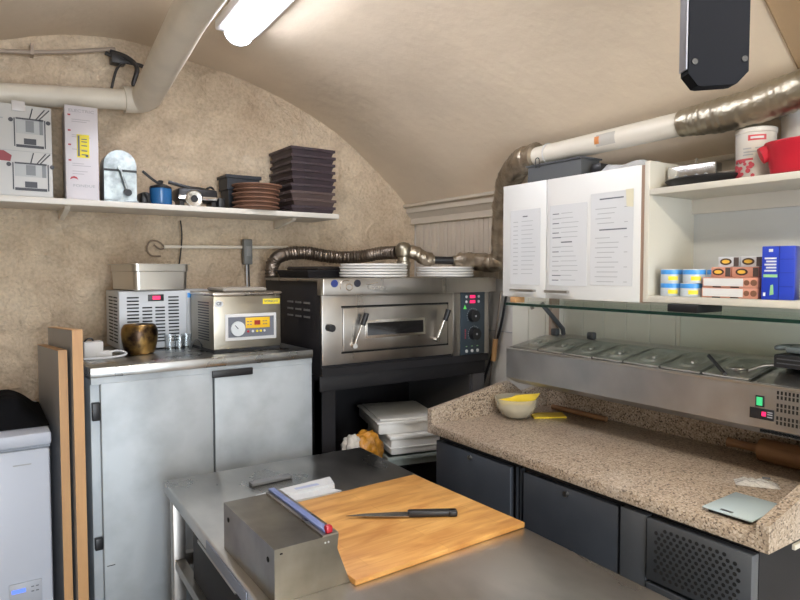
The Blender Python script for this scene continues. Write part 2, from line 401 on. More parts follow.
# beadboard on the right wall, plain panel, cornice strips
m = MB()
y = 3.0; k = 0
while y > 1.33:
    if y-.072 > 2.2 or True:
        z0 = 1.56
        if y < 2.2: break
        m.box(WX-.014, WX+.002, y-.070, y, z0, 1.90, bev=.003, seg=1)
        m.box(WX-.017, WX+.002, y-.040, y-.034, z0, 1.90)
    y -= .074
struct('trim_1', m, BEAD)
m = MB(); y = 2.2
while y > 1.33:
    m.box(WX-.010, WX+.002, max(y-.105, 1.326), y, 1.1, 1.90, bev=.0015, seg=1); y -= .107
struct('trim_5', m, mat('pale_panelling_paint', (.80, .80, .70), .5, var=.04, vs=4))
m = MB(); m.box(WX-.012, WX+.002, .0, 1.325, 1.312, 1.62, bev=.002, seg=1); m.box(WX-.020, WX+.002, -.0, 1.9, 1.15, 1.31, bev=.002, seg=1); struct('trim_2', m, SPLASH)
m = MB()
m.prism([(WX-.03, 1.872), (WX, 1.872), (WX, 1.935), (WX-.055, 1.935), (WX-.045, 1.92), (WX-.03, 1.905)], 'Y', NY+.1, WY)
m.box(WX-.085, WX-.0, NY+.1, WY, 1.968, 1.986, bev=.004); m.box(WX-.062, WX, NY+.1, WY, 1.936, 1.968)
struct('trim_3', m, WTRIM)
m = MB(); m.box(WX-.004, WX+.001, 2.14, 2.6, 1.298, 1.302); struct('trim_4', m, INK2)

# ------------------------------------------------------------------ lamps
t = thing('ceiling_light', 'long lit fluorescent batten under the crown of the vault', 'ceiling light', (.846, 1.79, 2.545), R(-2.7))
m = MB(); m.box(-.085, .085, -.68, .68, -.004, .040, bev=.008); m.build('housing', FIXW, t)
m = MB(); m.prism([(math.cos(R(a))*.052, math.sin(R(a))*.042-.012) for a in range(180, 361, 15)], 'Y', -.65, .65, smooth=True); m.build('diffuser', TUBE, t)
m = MB()
for s in (-1, 1): m.prism([(math.cos(R(a))*.056, math.sin(R(a))*.046-.010) for a in range(180, 361, 15)], 'Y', s*.655-.006, s*.655+.006)
m.box(-.012, .012, .66, .675, -.03, -.01)
m.build('end_cap', FIXW, t)
t = thing('ceiling_light', 'fluorescent batten under the vault further back, behind the viewpoint', 'ceiling light', (.62, -.55, 2.565))
m = MB(); m.box(-.055, .055, -.66, .66, -.012, .035, bev=.008); m.build('housing', FIXW, t)
m = MB(); m.prism([(math.cos(R(a))*.052, math.sin(R(a))*.042-.012) for a in range(180, 361, 15)], 'Y', -.65, .65, smooth=True); m.build('diffuser', TUBEB, t)

# ------------------------------------------------------------------ big pipe on the left, small pipes
t = thing('duct_pipe', 'thick cream painted pipe that elbows from the back wall along the vault', 'pipe')
MB().tube([(LX+.02, 2.93, 2.23), (-.3, 2.93, 2.26), (.56, 2.93, 2.34)], .043, n=20, sub=5).build('horizontal_pipe', PIPEP, t)
MB().tube([(.54, 2.93, 2.338), (.60, 2.925, 2.345), (.625, 2.86, 2.35), (.62, 2.80, 2.355)], .056, n=20, sub=6).build('elbow', PIPEP, t)
MB().tube([(.62, 2.83, 2.353), (.590, 2.27, 2.395), (.575, 1.9, 2.42), (.56, .9, 2.45), (.55, -.6, 2.48), (.55, -2.58, 2.5)], .060, n=24, sub=3).build('long_pipe', PIPEP, t)
m = MB()
for y, z in ((2.0, 2.395), (.4, 2.45)): m.box(.565, .580, y-.01, y+.01, z+.06, 2.62)
m.build('hanger', WIRE, t)
m = MB(); m.tube([(LX+.02, 2.99, 2.36), (.0, 2.99, 2.462), (.52, 2.99, 2.565)], .009, n=8, sub=4)
m.box(.20, .212, 2.98, 3.03, 2.48, 2.525)
tag(m.build('thin_pipe', mat('dusty_pipe', (.34, .27, .21), .7)), 'thin pipe running along the top of the plaster wall above the thick pipe', 'pipe')
m = MB(); m.tube([(.50, 2.985, 2.55), (.56, 2.96, 2.53), (.60, 2.95, 2.49), (.585, 2.95, 2.42), (.59, 2.95, 2.41)], .010, n=8)
m.tube([(.48, 2.985, 2.54), (.55, 2.97, 2.515), (.64, 2.97, 2.50), (.66, 2.96, 2.44), (.65, 2.96, 2.42)], .009, n=8)
m.tube([(.56, 2.98, 2.53), (.52, 2.97, 2.47), (.50, 2.97, 2.39)], .006, n=8)
m.box(.50, .56, 2.965, 3.02, 2.50, 2.545, bev=.006)
tag(m.build('cable_bundle', WIRE), 'tangle of dark cables in the corner above the pipe elbow', 'cable')
# conduit and wall switch
m = MB(); m.tube([(.72, 3.008, 1.712), (1.33, 3.008, 1.722)], .008, n=8, sub=1)
m.cyl((.72, 3.008, 1.712), (.715, 3.008, 1.712), .009); 
tag(m.build('conduit', PIPEP), 'thin cream conduit running level across the plaster wall', 'conduit')
m = MB(); m.tube([(.72, 3.012, 1.71), (.69, 3.012, 1.735), (.655, 3.012, 1.735), (.64, 3.012, 1.70), (.66, 3.012, 1.67), (.70, 3.012, 1.668)], .004, n=8)
m.tube([(.73, 3.012, 1.712), (.70, 3.012, 1.70), (.67, 3.012, 1.72)], .004, n=8)
tag(m.build('loose_cable', mat('dusty_cable', (.22, .16, .11), .7)), 'short curl of loose cable at the left end of the conduit', 'cable')
t = thing('wall_switch', 'narrow grey switch box on the plaster wall left of the oven', 'switch', (1.108, 3.0, 1.612))
m = B(-.022, .022, -.022, .018, .02, .145, bev=.006); m.build('housing', mat('switch_grey', (.15, .15, .14), .5), t)
B(-.012, .012, -.026, -.02, .06, .11, bev=.002).build('rocker', mat('rocker_grey', (.22, .22, .21), .5), t)
MB().tube([(-.004, -.005, .022), (-.002, -.005, -.09), (.01, -.005, -.2)], .004, n=8).build('cable', CORDW, t)
MB().tube([(.006, -.005, .022), (.010, -.005, -.09), (.02, -.005, -.2)], .004, n=8).build('cable', WIRE, t)
m = MB(); m.tube([(.79, 3.004, 1.835), (.795, 3.004, 1.76), (.785, 3.004, 1.66), (.77, 3.004, 1.57)], .0035, n=6)
tag(m.build('hanging_cable', WIRE), 'thin dark cable dropping down the plaster from the wall shelf', 'cable')

# ------------------------------------------------------------------ wall shelf, left
t = thing('wall_shelf', 'long cream wall shelf on the plaster wall', 'shelf')
B(LX+.06, 1.475, 2.72, 3.018, 1.855, 1.878, bev=.002).build('board', SHELFP, t)
for x in (.30, 1.27):
    m = MB(); m.prism([(2.79, 1.855), (3.018, 1.855), (3.018, 1.815), (2.80, 1.845)], 'X', x-.010, x+.010); m.build('bracket', PIPEP, t)
SZ = 1.8785
# fondue set carton
t = thing('fondue_carton', 'wide fondue set carton at the left end of the wall shelf', 'box', (0, 0, SZ))
B(-.10, .247, 2.745, 2.93, 0, .34, bev=.002).build('carton', mat('printed_card', (.55, .54, .52), .5), t)
fy = 2.7445
m = MB()
for s in range(1):
    m.box(-.099, .246, fy-.0006, fy, .168, .1695)
m.build('crease', INK2, t)
B(.118, .162, 2.738, 2.75, .315, .352, bev=.002).build('tape_tab', mat('tape', (.60, .56, .54), .3), t)
def pot_pic(cx, z, tall):
    m = MB()
    w2, h = (.045, .055) if tall else (.052, .05)
    m.box(cx-w2, cx+w2, fy-.0008, fy, z, z+h); m.mi = 1
    m.box(cx-w2*.3, cx+w2*.3, fy-.0012, fy, z+.006, z+h-.006); m.box(cx+w2*.7, cx+w2*.95, fy-.0012, fy, z, z+h)
    m.mi = 2
    for s in (-1, 1):
        m.box(cx+s*w2*1.1-.002, cx+s*w2*1.1+.002, fy-.0012, fy, z-.05, z+h)
        m.cyl((cx+s*w2*1.35, fy-.001, z+h-.008), (cx+s*w2*1.35, fy, z+h-.008), .008, n=10)
    m.box(cx-w2, cx+w2, fy-.0012, fy, z-.052, z-.042); m.box(cx-w2, cx+w2, fy-.0012, fy, z+h-.004, z+h+.002)
    m.box(cx-.02, cx+.02, fy-.0012, fy, z-.04, z-.018)
    for a, b2 in ((.0, .01), (.02, .05), (.03, .065)):
        m.tube([(cx+a, fy-.0006, z+h), (cx+b2, fy-.0006, z+h+.04)], .002, n=5, sub=1)
    m.build('printed_pot', [mat('pic_light', (.45, .46, .46), .5), mat('pic_mid', (.22, .23, .24), .5), mat('pic_dark', (.06, .06, .07), .5)], t)
pot_pic(.175, .235, True); pot_pic(.175, .075, False)
m = MB()
m.prism([(-.1, .20), (.075, .197), (.06, .208), (.03, .215), (.0, .235), (-.1, .24)], 'Y', fy-.001, fy)
m.prism([(-.1, .045), (.075, .05), (.06, .06), (.03, .067), (.0, .09), (-.1, .1)], 'Y', fy-.001, fy)
m.prism([(-.1, .135), (.11, .128), (.115, .15), (.09, .166), (-.1, .166)], 'Y', fy-.001, fy)
m.build('printed_food', mat('pic_red', (.30, .05, .06), .5), t)
m = MB(); m.box(.0, .09, fy-.001, fy, .283, .287); m.box(.15, .21, fy-.001, fy, .283, .285); m.build('small_print', INK2, t)
# tall white carton
t = thing('appliance_carton', 'tall narrow white carton with a yellow sticker on the wall shelf', 'box', (.356, 2.85, SZ), R(-3))
B(-.058, .058, -.10, .10, 0, .365, bev=.002).build('carton', mat('white_card', (.62, .58, .60), .5), t)
fy = -.1005
B(-.018, .026, fy-.0006, fy, .165, .255).build('yellow_sticker', YELP, t)
m = MB()
m.box(-.015, -.008, fy-.001, fy, .17, .25)
for z in (.175, .19, .21, .225, .235): m.box(-.002, .018, fy-.001, fy, z, z+.004)
m.box(.012, .022, fy-.001, fy, .168, .178); m.build('sticker_print', INK, t)
m = MB()
for z in (.325, .265, .21, .15): m.box(-.048, -.038, fy-.0008, fy, z, z+.006)
m.prism([(-.045, .078), (-.04, .088), (-.03, .092), (-.02, .088), (-.015, .078), (-.022, .082), (-.032, .084)], 'Y', fy-.0008, fy)
m.build('red_marks', REDP, t)
m = MB()
for k, z in enumerate((.31, .302, .25, .243, .195, .14, .132, .11, .10)): m.box(-.035, .03-.012*(k % 3), fy-.0006, fy, z, z+.0025)
m.build('small_print', mat('pale_print', (.42, .39, .41), .6), t)
text('heading_lettering', 'ELECTRIC', .016, mat('pale_print2', (.36, .34, .36), .6), t, (0, fy, .345), FY, sx=1.3)
text('lower_lettering', 'FONDUE', .015, INK2, t, (.005, fy, .055), FY, sx=1.3)
# metal dispenser with lever
t = thing('crank_dispenser', 'arched galvanised metal mill with a front lever on the wall shelf', 'kitchen mill', (.494, 2.83, SZ))
def archpoly(w2, h): return [(-w2, 0), (w2, 0)]+[(w2*math.cos(R(a)), h-w2+w2*math.sin(R(a))) for a in range(0, 181, 12)]
mt = mat('galvanised_tin', (.34, .38, .39), .35, .9, var=.35, vs=30, bump=.001, bs=20)
m = MB(); m.prism(archpoly(.062, .215), 'Y', -.05, .05); m.build('body', mt, t)
B(-.062, .062, -.056, -.05, .128, .136).build('band', BLACK, t); B(-.066, .066, -.06, .055, 0, .012, bev=.002).build('base', mt, t)
m = MB(); m.tube([(-.004, -.06, .14), (.022, -.068, .045)], .006, n=10, sub=1); m.cyl((-.004, -.05, .14), (-.004, -.07, .14), .009); m.build('lever', mt, t)
MB().cyl((.022, -.060, .045), (.022, -.088, .040), .014).build('knob', BLACK, t)
# blue pot, mixer and black bits
t = thing('blue_pot', 'small glossy blue enamel pot on the wall shelf', 'pot', (.665, 2.84, SZ))
MB().lathe([(0, 0), (.042, 0), (.046, .01), (.046, .075), (.042, .078), (.040, .07), (.040, .008), (0, .008)], 28).build('body', BPOT, t)
MB().lathe([(.047, .078), (.043, .086), (.02, .094), (0, .095)], 28).build('lid', BLACK, t)
MB().tube([(.03, 0, .088), (-.02, -.005, .105), (-.075, -.01, .145)], .006, n=8).build('handle', BLACK, t)
MB().lathe([(0, .095), (.008, .095), (.012, .108), (.008, .113), (0, .114)], 16).build('lid_knob', BLACK, t)
m = MB(); m.box(.578, .615, 2.80, 2.90, 0, .055, bev=.01); m.tube([(.59, 2.80, .05), (.60, 2.79, .03), (.61, 2.79, .005)], .006, n=8)
tag(m.xf(Matrix.Translation((0, 0, SZ))).build('black_holder', BLACK), 'small black holder behind the blue pot on the wall shelf', 'holder')
t = thing('kitchen_appliance', 'black and chrome appliance with a round chrome dial on the wall shelf', 'appliance', (.82, 2.85, SZ))
B(-.09, .085, -.045, .07, .03, .085, bev=.012).build('body', BLACK, t)
m = MB(); m.box(-.09, .08, -.05, -.042, .035, .052, bev=.003); m.build('chrome_strip', mat('chrome', (.7, .7, .7), .15, 1), t)
m = MB(); m.lathe([(.014, 0), (.036, 0), (.038, .008), (.033, .012), (.016, .010), (.014, 0)], 28, M=Matrix.Translation((-.025, -.05, .038)) @ Matrix.Rotation(R(90), 4, 'X')); m.build('dial_ring', mat('chrome2', (.78, .78, .76), .2, 1), t)
MB().cyl((-.025, -.048, .038), (-.025, -.062, .038), .014).build('dial_knob', BLACK, t)
m = MB(); m.tube([(-.12, -.0, .11), (-.03, -.01, .09), (.03, 0, .088), (.09, .01, .075)], .008, n=8); m.tube([(.04, .02, .085), (.065, .0, .10), (.09, .02, .08), (.085, .03, .03)], .005, n=8); m.build('cable', BLACK, t)
m = MB()
for x in (-.07, .07): m.box(x-.01, x+.01, -.03, .05, 0, .032)
m.build('feet', BLACK, t)
m = MB(); m.box(.905, .935, 2.80, 2.88, 0, .05, bev=.006)
tag(m.xf(Matrix.Translation((0, 0, SZ))).build('plug_adapter', BLACK), 'small black plug block beside the dark planters on the wall shelf', 'plug')
# dark stacked planters
def tub(mb, x0, x1, y0, y1, z0, z1, ins, rim):
    V = lambda x, y, z: mb.bm.verts.new((x, y, z))
    o0 = [V(x0+ins, y0+ins, z0), V(x1-ins, y0+ins, z0), V(x1-ins, y1-ins, z0), V(x0+ins, y1-ins, z0)]
    o1 = [V(x0+.003, y0+.003, z1-rim), V(x1-.003, y0+.003, z1-rim), V(x1-.003, y1-.003, z1-rim), V(x0+.003, y1-.003, z1-rim)]
    r0 = [V(x0-.004, y0-.004, z1-rim), V(x1+.004, y0-.004, z1-rim), V(x1+.004, y1+.004, z1-rim), V(x0-.004, y1+.004, z1-rim)]
    r1 = [V(x0-.004, y0-.004, z1), V(x1+.004, y0-.004, z1), V(x1+.004, y1+.004, z1), V(x0-.004, y1+.004, z1)]
    i1 = [V(x0+.006, y0+.006, z1), V(x1-.006, y0+.006, z1), V(x1-.006, y1-.006, z1), V(x0+.006, y1-.006, z1)]
    i0 = [V(x0+ins+.005, y0+ins+.005, z0+.005), V(x1-ins-.005, y0+ins+.005, z0+.005), V(x1-ins-.005, y1-ins-.005, z0+.005), V(x0+ins+.005, y1-ins-.005, z0+.005)]
    L = [o0, o1, r0, r1, i1, i0]; fs = []
    for a, b2 in zip(L, L[1:]):
        for k in range(4): fs.append(mb.bm.faces.new((a[k], a[(k+1) % 4], b2[(k+1) % 4], b2[k])))
    fs.append(mb.bm.faces.new(o0)); fs.append(mb.bm.faces.new(i0)); mb._fin(fs); return mb
m = tub(MB(), .975, 1.125, 2.88, 2.998, 0, .115, .01, .012)
tag(m.build('loaf_tin', SLATE, loc=(0, 0, SZ)), 'dark slate rectangular tin lowest of the nested pair behind the terracotta saucers', 'tin')
m = tub(MB(), .968, 1.132, 2.873, 3.003, 0, .055, .004, .014)
tag(m.build('loaf_tin', SLATE, loc=(0, 0, SZ+.1155)), 'dark slate rectangular tin topmost of the nested pair behind the terracotta saucers', 'tin')
# terracotta saucers
names = ['lowest', 'second from the bottom', 'third from the bottom', 'fourth from the bottom', 'fifth from the bottom', 'sixth from the bottom', 'topmost']
sc0 = None
for k in range(6):
    lab = 'terracotta round dish, %s in the pile beside the dark trays' % (names[k] if k < 5 else 'topmost')
    rr = .104
    if k == 0:
        sc0 = MB().lathe([(0, 0), (rr-.014, 0), (rr-.010, .009), (rr, .010), (rr+.003, .013), (rr+.002, .0175), (rr-.004, .0185), (rr-.02, .006), (0, .005)], 36).build('terracotta_saucer', TERRA, loc=(1.078, 2.79, SZ))
        tag(sc0, lab, 'dish', 'terracotta dishes on the wall shelf')
    else:
        q = sc0.copy(); COL.objects.link(q); q.location = (1.078+.003*(-1)**k, 2.79, SZ+.0195*k); q['label'] = lab
        if k == 5: q.scale = (1.08, 1.08, 1); q.location.z += .001; q.location.x += .008
# stack of aubergine trays
nm = ['lowest', 'second from the bottom', 'third from the bottom', 'fourth from the bottom', 'fifth from the bottom', 'fourth from the top', 'third from the top', 'second from the top', 'topmost']
def tray_mesh(a, b, h):
    m = MB(); tub(m, -a, a, -b, b, 0, h, .010, .013)
    m.box(-a+.02, a-.02, -b+.02, b-.02, .006, .011)
    for sx in (-1, 1):
        m.box(sx*a-.006, sx*a+.006, -.05, .05, h-.012, h-.001, bev=.002); m.box(-.05, .05, sx*b-.006, sx*b+.006, h-.012, h-.001, bev=.002)
    return m
t0 = None
for k in range(9):
    z = SZ+.0345*k
    lab = 'dark plum tray, %s in the tall stack ending the wall shelf' % nm[k]
    ox = .003*math.sin(k*2.1); ry = .02*math.sin(k*1.7)
    if t0 is None:
        t0 = tray_mesh(.113, .128, .0335).build('stacking_tray', DRED, loc=(1.348, 2.868, z), rz=ry); tag(t0, lab, 'tray', 'dark trays stacked on the wall shelf')
    else:
        q = t0.copy(); COL.objects.link(q); q.location = (1.348+ox, 2.868, z); q.rotation_euler = (0, 0, ry); q['label'] = lab
        if k in (1, 2): q.data = q.data.copy(); q.data.materials[0] = mat('faded_tray_plastic', (.085, .055, .05), .5)

# ------------------------------------------------------------------ steel cabinet, left
CA = R(2.4); t = thing('steel_cabinet', 'tall two-door grey steel cabinet standing against the plaster wall', 'cabinet', (.300, 2.272, 0), CA)
W = .822
B(0, W, .022, .60, .10, 1.235, bev=.003).build('body', GALV, t)
B(-.004, W+.004, -.006, .61, 1.245, 1.28, bev=.004).build('top', GALVT, t)
B(0, W, .0, .022, 1.222, 1.245).build('top_rail', GALV, t)
d = B(.028, .408, -.004, .020, .11, 1.224, bev=.003).build('door', GALV, t); tag(d, 'left door of the cabinet')
B(.036, .062, -.0042, -.003, .6, .603).build('hinge_pin', BLACK, d)
d = B(.415, W-.002, -.004, .020, .11, 1.224, bev=.003).build('door', GALV, t); tag(d, 'right door of the cabinet')
B(.405, .563, -.012, -.002, 1.205, 1.232, bev=.003).build('handle', BLACK, t)
B(.003, .027, .002, .022, 1.10, 1.16, bev=.002).build('hinge', BLACK, t); B(.003, .027, .002, .022, .66, .70, bev=.002).build('hinge', BLACK, t)
m = MB()
for x in (.05, W-.05):
    for y in (.06, .54): m.cyl((x, y, 0), (x, y, .105), .02)
m.build('feet', BLACK, t)
Mc = Matrix.Translation((.300, 2.272, 1.2805)) @ Matrix.Rotation(CA, 4, 'Z')
def oncab(x, y): v = Mc @ Vector((x, y, 0)); return (v.x, v.y, v.z)
# vacuum sealer
VS = t = thing('vacuum_sealer', 'stainless chamber vacuum sealer with gauge and yellow keypad on the steel cabinet', 'vacuum sealer', (.748, 2.395, 1.2805), R(3))
vw, vd, vh = .285, .262, .222
B(0, vw, 0, vd, .012, vh, bev=.005).build('body', mat('sealer_steel', (.40, .37, .31), .36, 1, rv=.06, vs=8), t)
m = B(.004, vw-.004, .004, vd-.004, .0, .012); m.build('base', BLACK, t)
m = MB()
for k in range(15): m.box(-.0012, .002, .05, .17, .045+k*.0105, .050+k*.0105)
m.build('side_louvres', BLACK, t)
m = MB(); m.box(-.004, vw+.004, -.006, vd, vh+.0, vh+.014, bev=.005); m.build('lid_frame', STEEL, t)
m = MB(); m.box(.05, vw-.045, .03, vd-.05, vh+.014, vh+.032, bev=.012, seg=3); m.build('lid_dome', mat('smoked_acrylic', (.30, .27, .23), .15), t)
q = B(.045, .262, -.004, .0, .045, .150, bev=.002).build('bezel', mat('bezel_grey', (.60, .60, .60), .4), t)
B(.057, .250, -.0052, -.004, .058, .138).build('face', mat('panel_grey', (.14, .15, .18), .4), q)
m = MB(); m.cyl((.095, -.012, .092), (.095, -.005, .092), .029, n=32); m.build('gauge', mat('gauge_face', (.62, .65, .66), .3), q)
m = MB(); m.tube([(.095, -.0128, .092), (.082, -.0128, .106)], .0016, n=6, sub=1); m.build('gauge_needle', INK, q)
B(.128, .232, -.0062, -.005, .092, .134, bev=.001).build('keypad', mat('keypad_yellow', (.80, .48, .02), .4), q)
B(.165, .19, -.0072, -.006, .104, .122).build('display', mat('dark_red_display', (.28, .015, .01), .4), q)
m = MB()
for x in (.138, .150, .205, .216):
    for z in (.106, .118): m.box(x-.004, x+.004, -.0068, -.006, z-.0016, z+.0016)
m.build('key_legends', INK, q)
for x, mm in ((.138, RED), (.158, PAPER), (.176, YELP), (.192, YELP), (.208, PAPER)):
    MB().cyl((x, -.008, .079), (x, -.005, .079), .0048, n=12).build('button', mm, q)
q = B(.205, .279, -.0012, -.0, .186, .207).build('yellow_label', YELP, t)
text('label_lettering', 'VORSICHT', .013, INK, q, (.242, -.0013, .1965), FY, bold=.0003)
m = MB(); m.lathe([(0, 0), (.017, 0), (.017, .001), (0, .001)], 24, M=Matrix.Translation((.022, -.0002, .192)) @ Matrix.Rotation(R(90), 4, 'X') @ Matrix.Diagonal((1, .8, 1, 1))); q = m.build('round_sticker', PAPER, t)
text('sticker_lettering', 'CE', .017, INK, q, (.022, -.0013, .192), FY, bold=.0006)
# ventilated white chiller unit
t = thing('chiller_unit', 'pale grey countertop machine with rows of black vent slots on the steel cabinet', 'chiller', (.458, 2.668, 1.2805), R(1))
uw, ud, uh = .40, .27, .238
B(0, uw, 0, ud, .004, uh, bev=.005).build('body', mat('unit_grey', (.50, .52, .54), .4, var=.04, vs=4), t)
m = MB()
for c0, w2, z0, z1 in ((.030, .045, .03, .222), (.088, .038, .03, .175), (.138, .038, .03, .175), (.190, .042, .03, .222)):
    z = z0
    while z < z1: m.box(c0, c0+w2, -.0012, .003, z, z+.0055, ); z += .0138
z = .03
while z < .22:
    m.box(-.0012, .003, .03, .10, z, z+.005); m.box(-.0012, .003, .12, .20, z, z+.005); z += .0138
m.build('vent_slots', DARKHOLE, t)
q = B(.110, .172, -.003, 0, .197, .224, bev=.001).build('control_plate', BLACK, t)
B(.128, .158, -.0042, -.003, .203, .218).build('display', LEDR, q)
B(.268, .300, -.0012, 0, .208, .228).build('blue_sticker', BLUEL, t)
m = B(.262, .265, -.001, .001, .01, .23); m.build('seam', INK2, t)
m = B(.302, .345, -.0012, 0, .216, .223); m.build('lettering_strip', BLUE, t)
# gastro pan upside-down on it
def pan_m():
    m = MB()
    def ring(ax, bx, z, rr):
        pts = []
        for cx, cy, q0 in ((ax-rr, bx-rr, 0), (-ax+rr, bx-rr, 90), (-ax+rr, -bx+rr, 180), (ax-rr, -bx+rr, 270)):
            for q in range(0, 91, 18): pts.append((cx+rr*math.cos(R(q0+q)), cy+rr*math.sin(R(q0+q)), z))
        return [m.bm.verts.new(p) for p in pts]
    L = [ring(.094, .112, 0, .02), ring(.101, .119, .006, .022), ring(.103, .121, .078, .022), ring(.106, .124, .081, .022), ring(.106, .124, .107, .022), ring(.114, .132, .1075, .026), ring(.114, .132, .110, .026), ring(.105, .123, .110, .022), ring(.098, .116, .009, .02)]
    fs = [m.bm.faces.new(L[0][::-1]), m.bm.faces.new(L[-1])]
    for p, q in zip(L, L[1:]):
        n = len(p)
        for k in range(n): fs.append(m.bm.faces.new((p[k], p[(k+1) % n], q[(k+1) % n], q[k])))
    m._fin(fs, True); return m
t = thing('gastro_pan', 'deep stainless gastronorm pan resting on top of the chiller unit', 'pan', (.517, 2.655, 1.5190), R(9))
def rpan(a, b, h, t_=.002, r=.03, rim=.008):
    m = MB()
    def ring(ax, bx, z, rr):
        pts = []
        for cx, cy, s in ((ax-rr, bx-rr, 0), (-ax+rr, bx-rr, 90), (-ax+rr, -bx+rr, 180), (ax-rr, -bx+rr, 270)):
            for q in range(0, 91, 18): pts.append((cx+rr*math.cos(R(s+q)), cy+rr*math.sin(R(s+q)), z))
        return [m.bm.verts.new(p) for p in pts]
    L = [ring(a-.03, b-.03, 0, r), ring(a-.016, b-.016, .006, r), ring(a-.006, b-.006, h*.72, r), ring(a-.001, b-.001, h*.74, r), ring(a, b, h-.003, r), ring(a+rim, b+rim, h-.003, r), ring(a+rim, b+rim, h, r), ring(a-.002, b-.002, h, r), ring(a-.018, b-.018, .009, r)]
    fs = [m.bm.faces.new(L[0][::-1]), m.bm.faces.new(L[-1])]
    for p, q in zip(L, L[1:]):
        n = len(p)
        for k in range(n): fs.append(m.bm.faces.new((p[k], p[(k+1) % n], q[(k+1) % n], q[k])))
    m._fin(fs, True); return m
pan_m().xf(Matrix.Translation((.106, .125, 0)) @ Matrix.Diagonal((1.10, 1.12, 1.0, 1))).build('pan_body', mat('pan_steel', (.55, .53, .49), .34, 1), t)
# brass bell pot
x, y, z = oncab(.258, .285)
t = thing('brass_pot', 'small tarnished brass pot on the left half of the steel cabinet', 'pot', (.512, 2.560, 1.2805))
MB().lathe([(0, .002), (.044, .0), (.050, .004), (.056, .02), (.062, .052), (.064, .078), (.062, .098), (.056, .110), (.052, .114), (.048, .110), (.0, .108)], 32).xf(Matrix.Diagonal((1.05, .85, 1, 1))).build('body', BRZ, t)

# glasses
for i, (x, y, s) in enumerate(((.62, 2.535, 1.0), (.655, 2.53, .9), (.69, 2.565, .95))):
    lab = ['leftmost of three clear glass tumblers beside the brass pot', 'middle one of three clear glass tumblers beside the brass pot', 'clear glass tumbler nearest the vacuum sealer'][i]
    m = MB().lathe([(0, 0), (.020, 0), (.023, .07), (.0215, .07), (.0185, .006), (0, .006)], 20).xf(Matrix.Scale(s, 4))
    tag(m.build('glass_tumbler', TUMB, loc=(x, y, 1.2805)), lab, 'glass', 'glasses on the steel cabinet')
m = MB(); m.tube([(.685, 2.50, 1.29), (.70, 2.505, 1.318), (.72, 2.51, 1.325), (.738, 2.52, 1.30), (.742, 2.56, 1.285)], .003, n=6)
m.xf(VS.matrix_basis.inverted() if False else (Matrix.Translation((.748, 2.395, 1.2805)) @ Matrix.Rotation(R(3), 4, 'Z')).inverted()).build('power_cord', BLACK, VS)
# white power adapter and cord
t = thing('power_adapter', 'white plug adapter block with a cord at the left end of the steel cabinet', 'adapter', (.345, 2.52, 1.2805))
m = B(-.035, .03, -.02, .03, 0, .062, bev=.006); m.box(.0, .06, -.022, .02, 0, .026, bev=.008); m.build('block', mat('adapter_white', (.52, .50, .47), .5), t)
MB().tube([(.05, 0, .02), (.085, -.01, .022), (.105, -.03, .014), (.085, -.05, .008), (.02, -.06, .005), (-.04, -.05, .005)], .004, n=8).build('cord', CORDW, t)
MB().tube([(-.03, .01, .060), (-.02, .0, .072), (-.005, .0, .07), (.0, .01, .058)], .003, n=8).build('cable', BLACK, t)

# ------------------------------------------------------------------ boards, freezer, cloth
def plank(name, lab, x0, y0, top, th, ln, rz):
    t = thing(name, lab, 'board', (x0, y0, 0), rz)
    m = MB(); m.prism([(.0, .0), (ln, 0), (ln, top-.03), (.0, top)], 'X', .0, th); m.build('panel', PLANKG, t)
    B(.0, th, -.003, 0, 0, top).build('front_edging', EDGEW, t)
    m = MB(); m.prism([(-.003, top-.001), (ln, top-.031), (ln, top-.028), (-.003, top+.002)], 'X', .0, th); m.build('top_edging', EDGEW, t)
    return t
plank('worktop_board', 'tall worktop offcut with wood edging against the side of the steel cabinet', .246, 2.26, 1.408, .031, .55, R(2.5))
plank('worktop_board', 'shorter worktop offcut with wood edging on the freezer side', .209, 2.30, 1.340, .026, .52, R(2.5))
t = thing('chest_freezer', 'white freezer with a small blue display at the left edge', 'freezer', (0, 0, 0))
B(-.42, .178, 2.285, 2.86, .04, 1.035, bev=.012).build('body', FREEZ, t)
B(-.425, .182, 2.275, 2.865, 1.043, 1.085, bev=.008).build('lid', FREEZ, t)
B(-.42, .178, 2.285, 2.86, 1.035, 1.043).build('gasket', DGREY2, t)
B(-.41, .17, 2.30, 2.84, 0, .04).build('plinth', BLACK, t)
q = B(.055, .145, 2.280, 2.286, .535, .610, bev=.001).build('control_panel', mat('control_grey', (.40, .42, .47), .4), t)
B(.062, .100, 2.2785, 2.281, .580, .592).build('display', LEDB, q)
m = MB()
for x in (.115, .128): m.box(x, x+.008, 2.2788, 2.281, .59, .593); m.box(x, x+.008, 2.2788, 2.281, .575, .578)
m.build('button_legends', INK, q)
B(.075, .125, 2.2835, 2.286, .985, .989).build('badge', INK2, t)
m = MB()
def cf(u, v):
    x = -.40+u*.585; y = 2.36+v*.46
    e = min(u, 1-u)*2; f = min(v, 1-v)*2
    hgt = (1-(1-min(1, e*1.5))**2)*(1-(1-min(1, f*1.9))**2)
    h = hgt*(.060+.050*math.exp(-((x-.13)/.07)**2)) + hgt*.035*mnoise.noise(Vector((x*9, y*6, 1)))+hgt*.012*mnoise.noise(Vector((x*26, y*14, 5)))
    return (x+.01*mnoise.noise(Vector((x*9, y*9, 7)))*hgt, y+.012*mnoise.noise(Vector((x*9, y*9, 3)))*hgt, 1.0865+max(0, h))
m.grid(cf, 46, 36); tag(m.build('black_cloth', CLOTH), 'black cloth heaped on top of the white freezer', 'cloth')

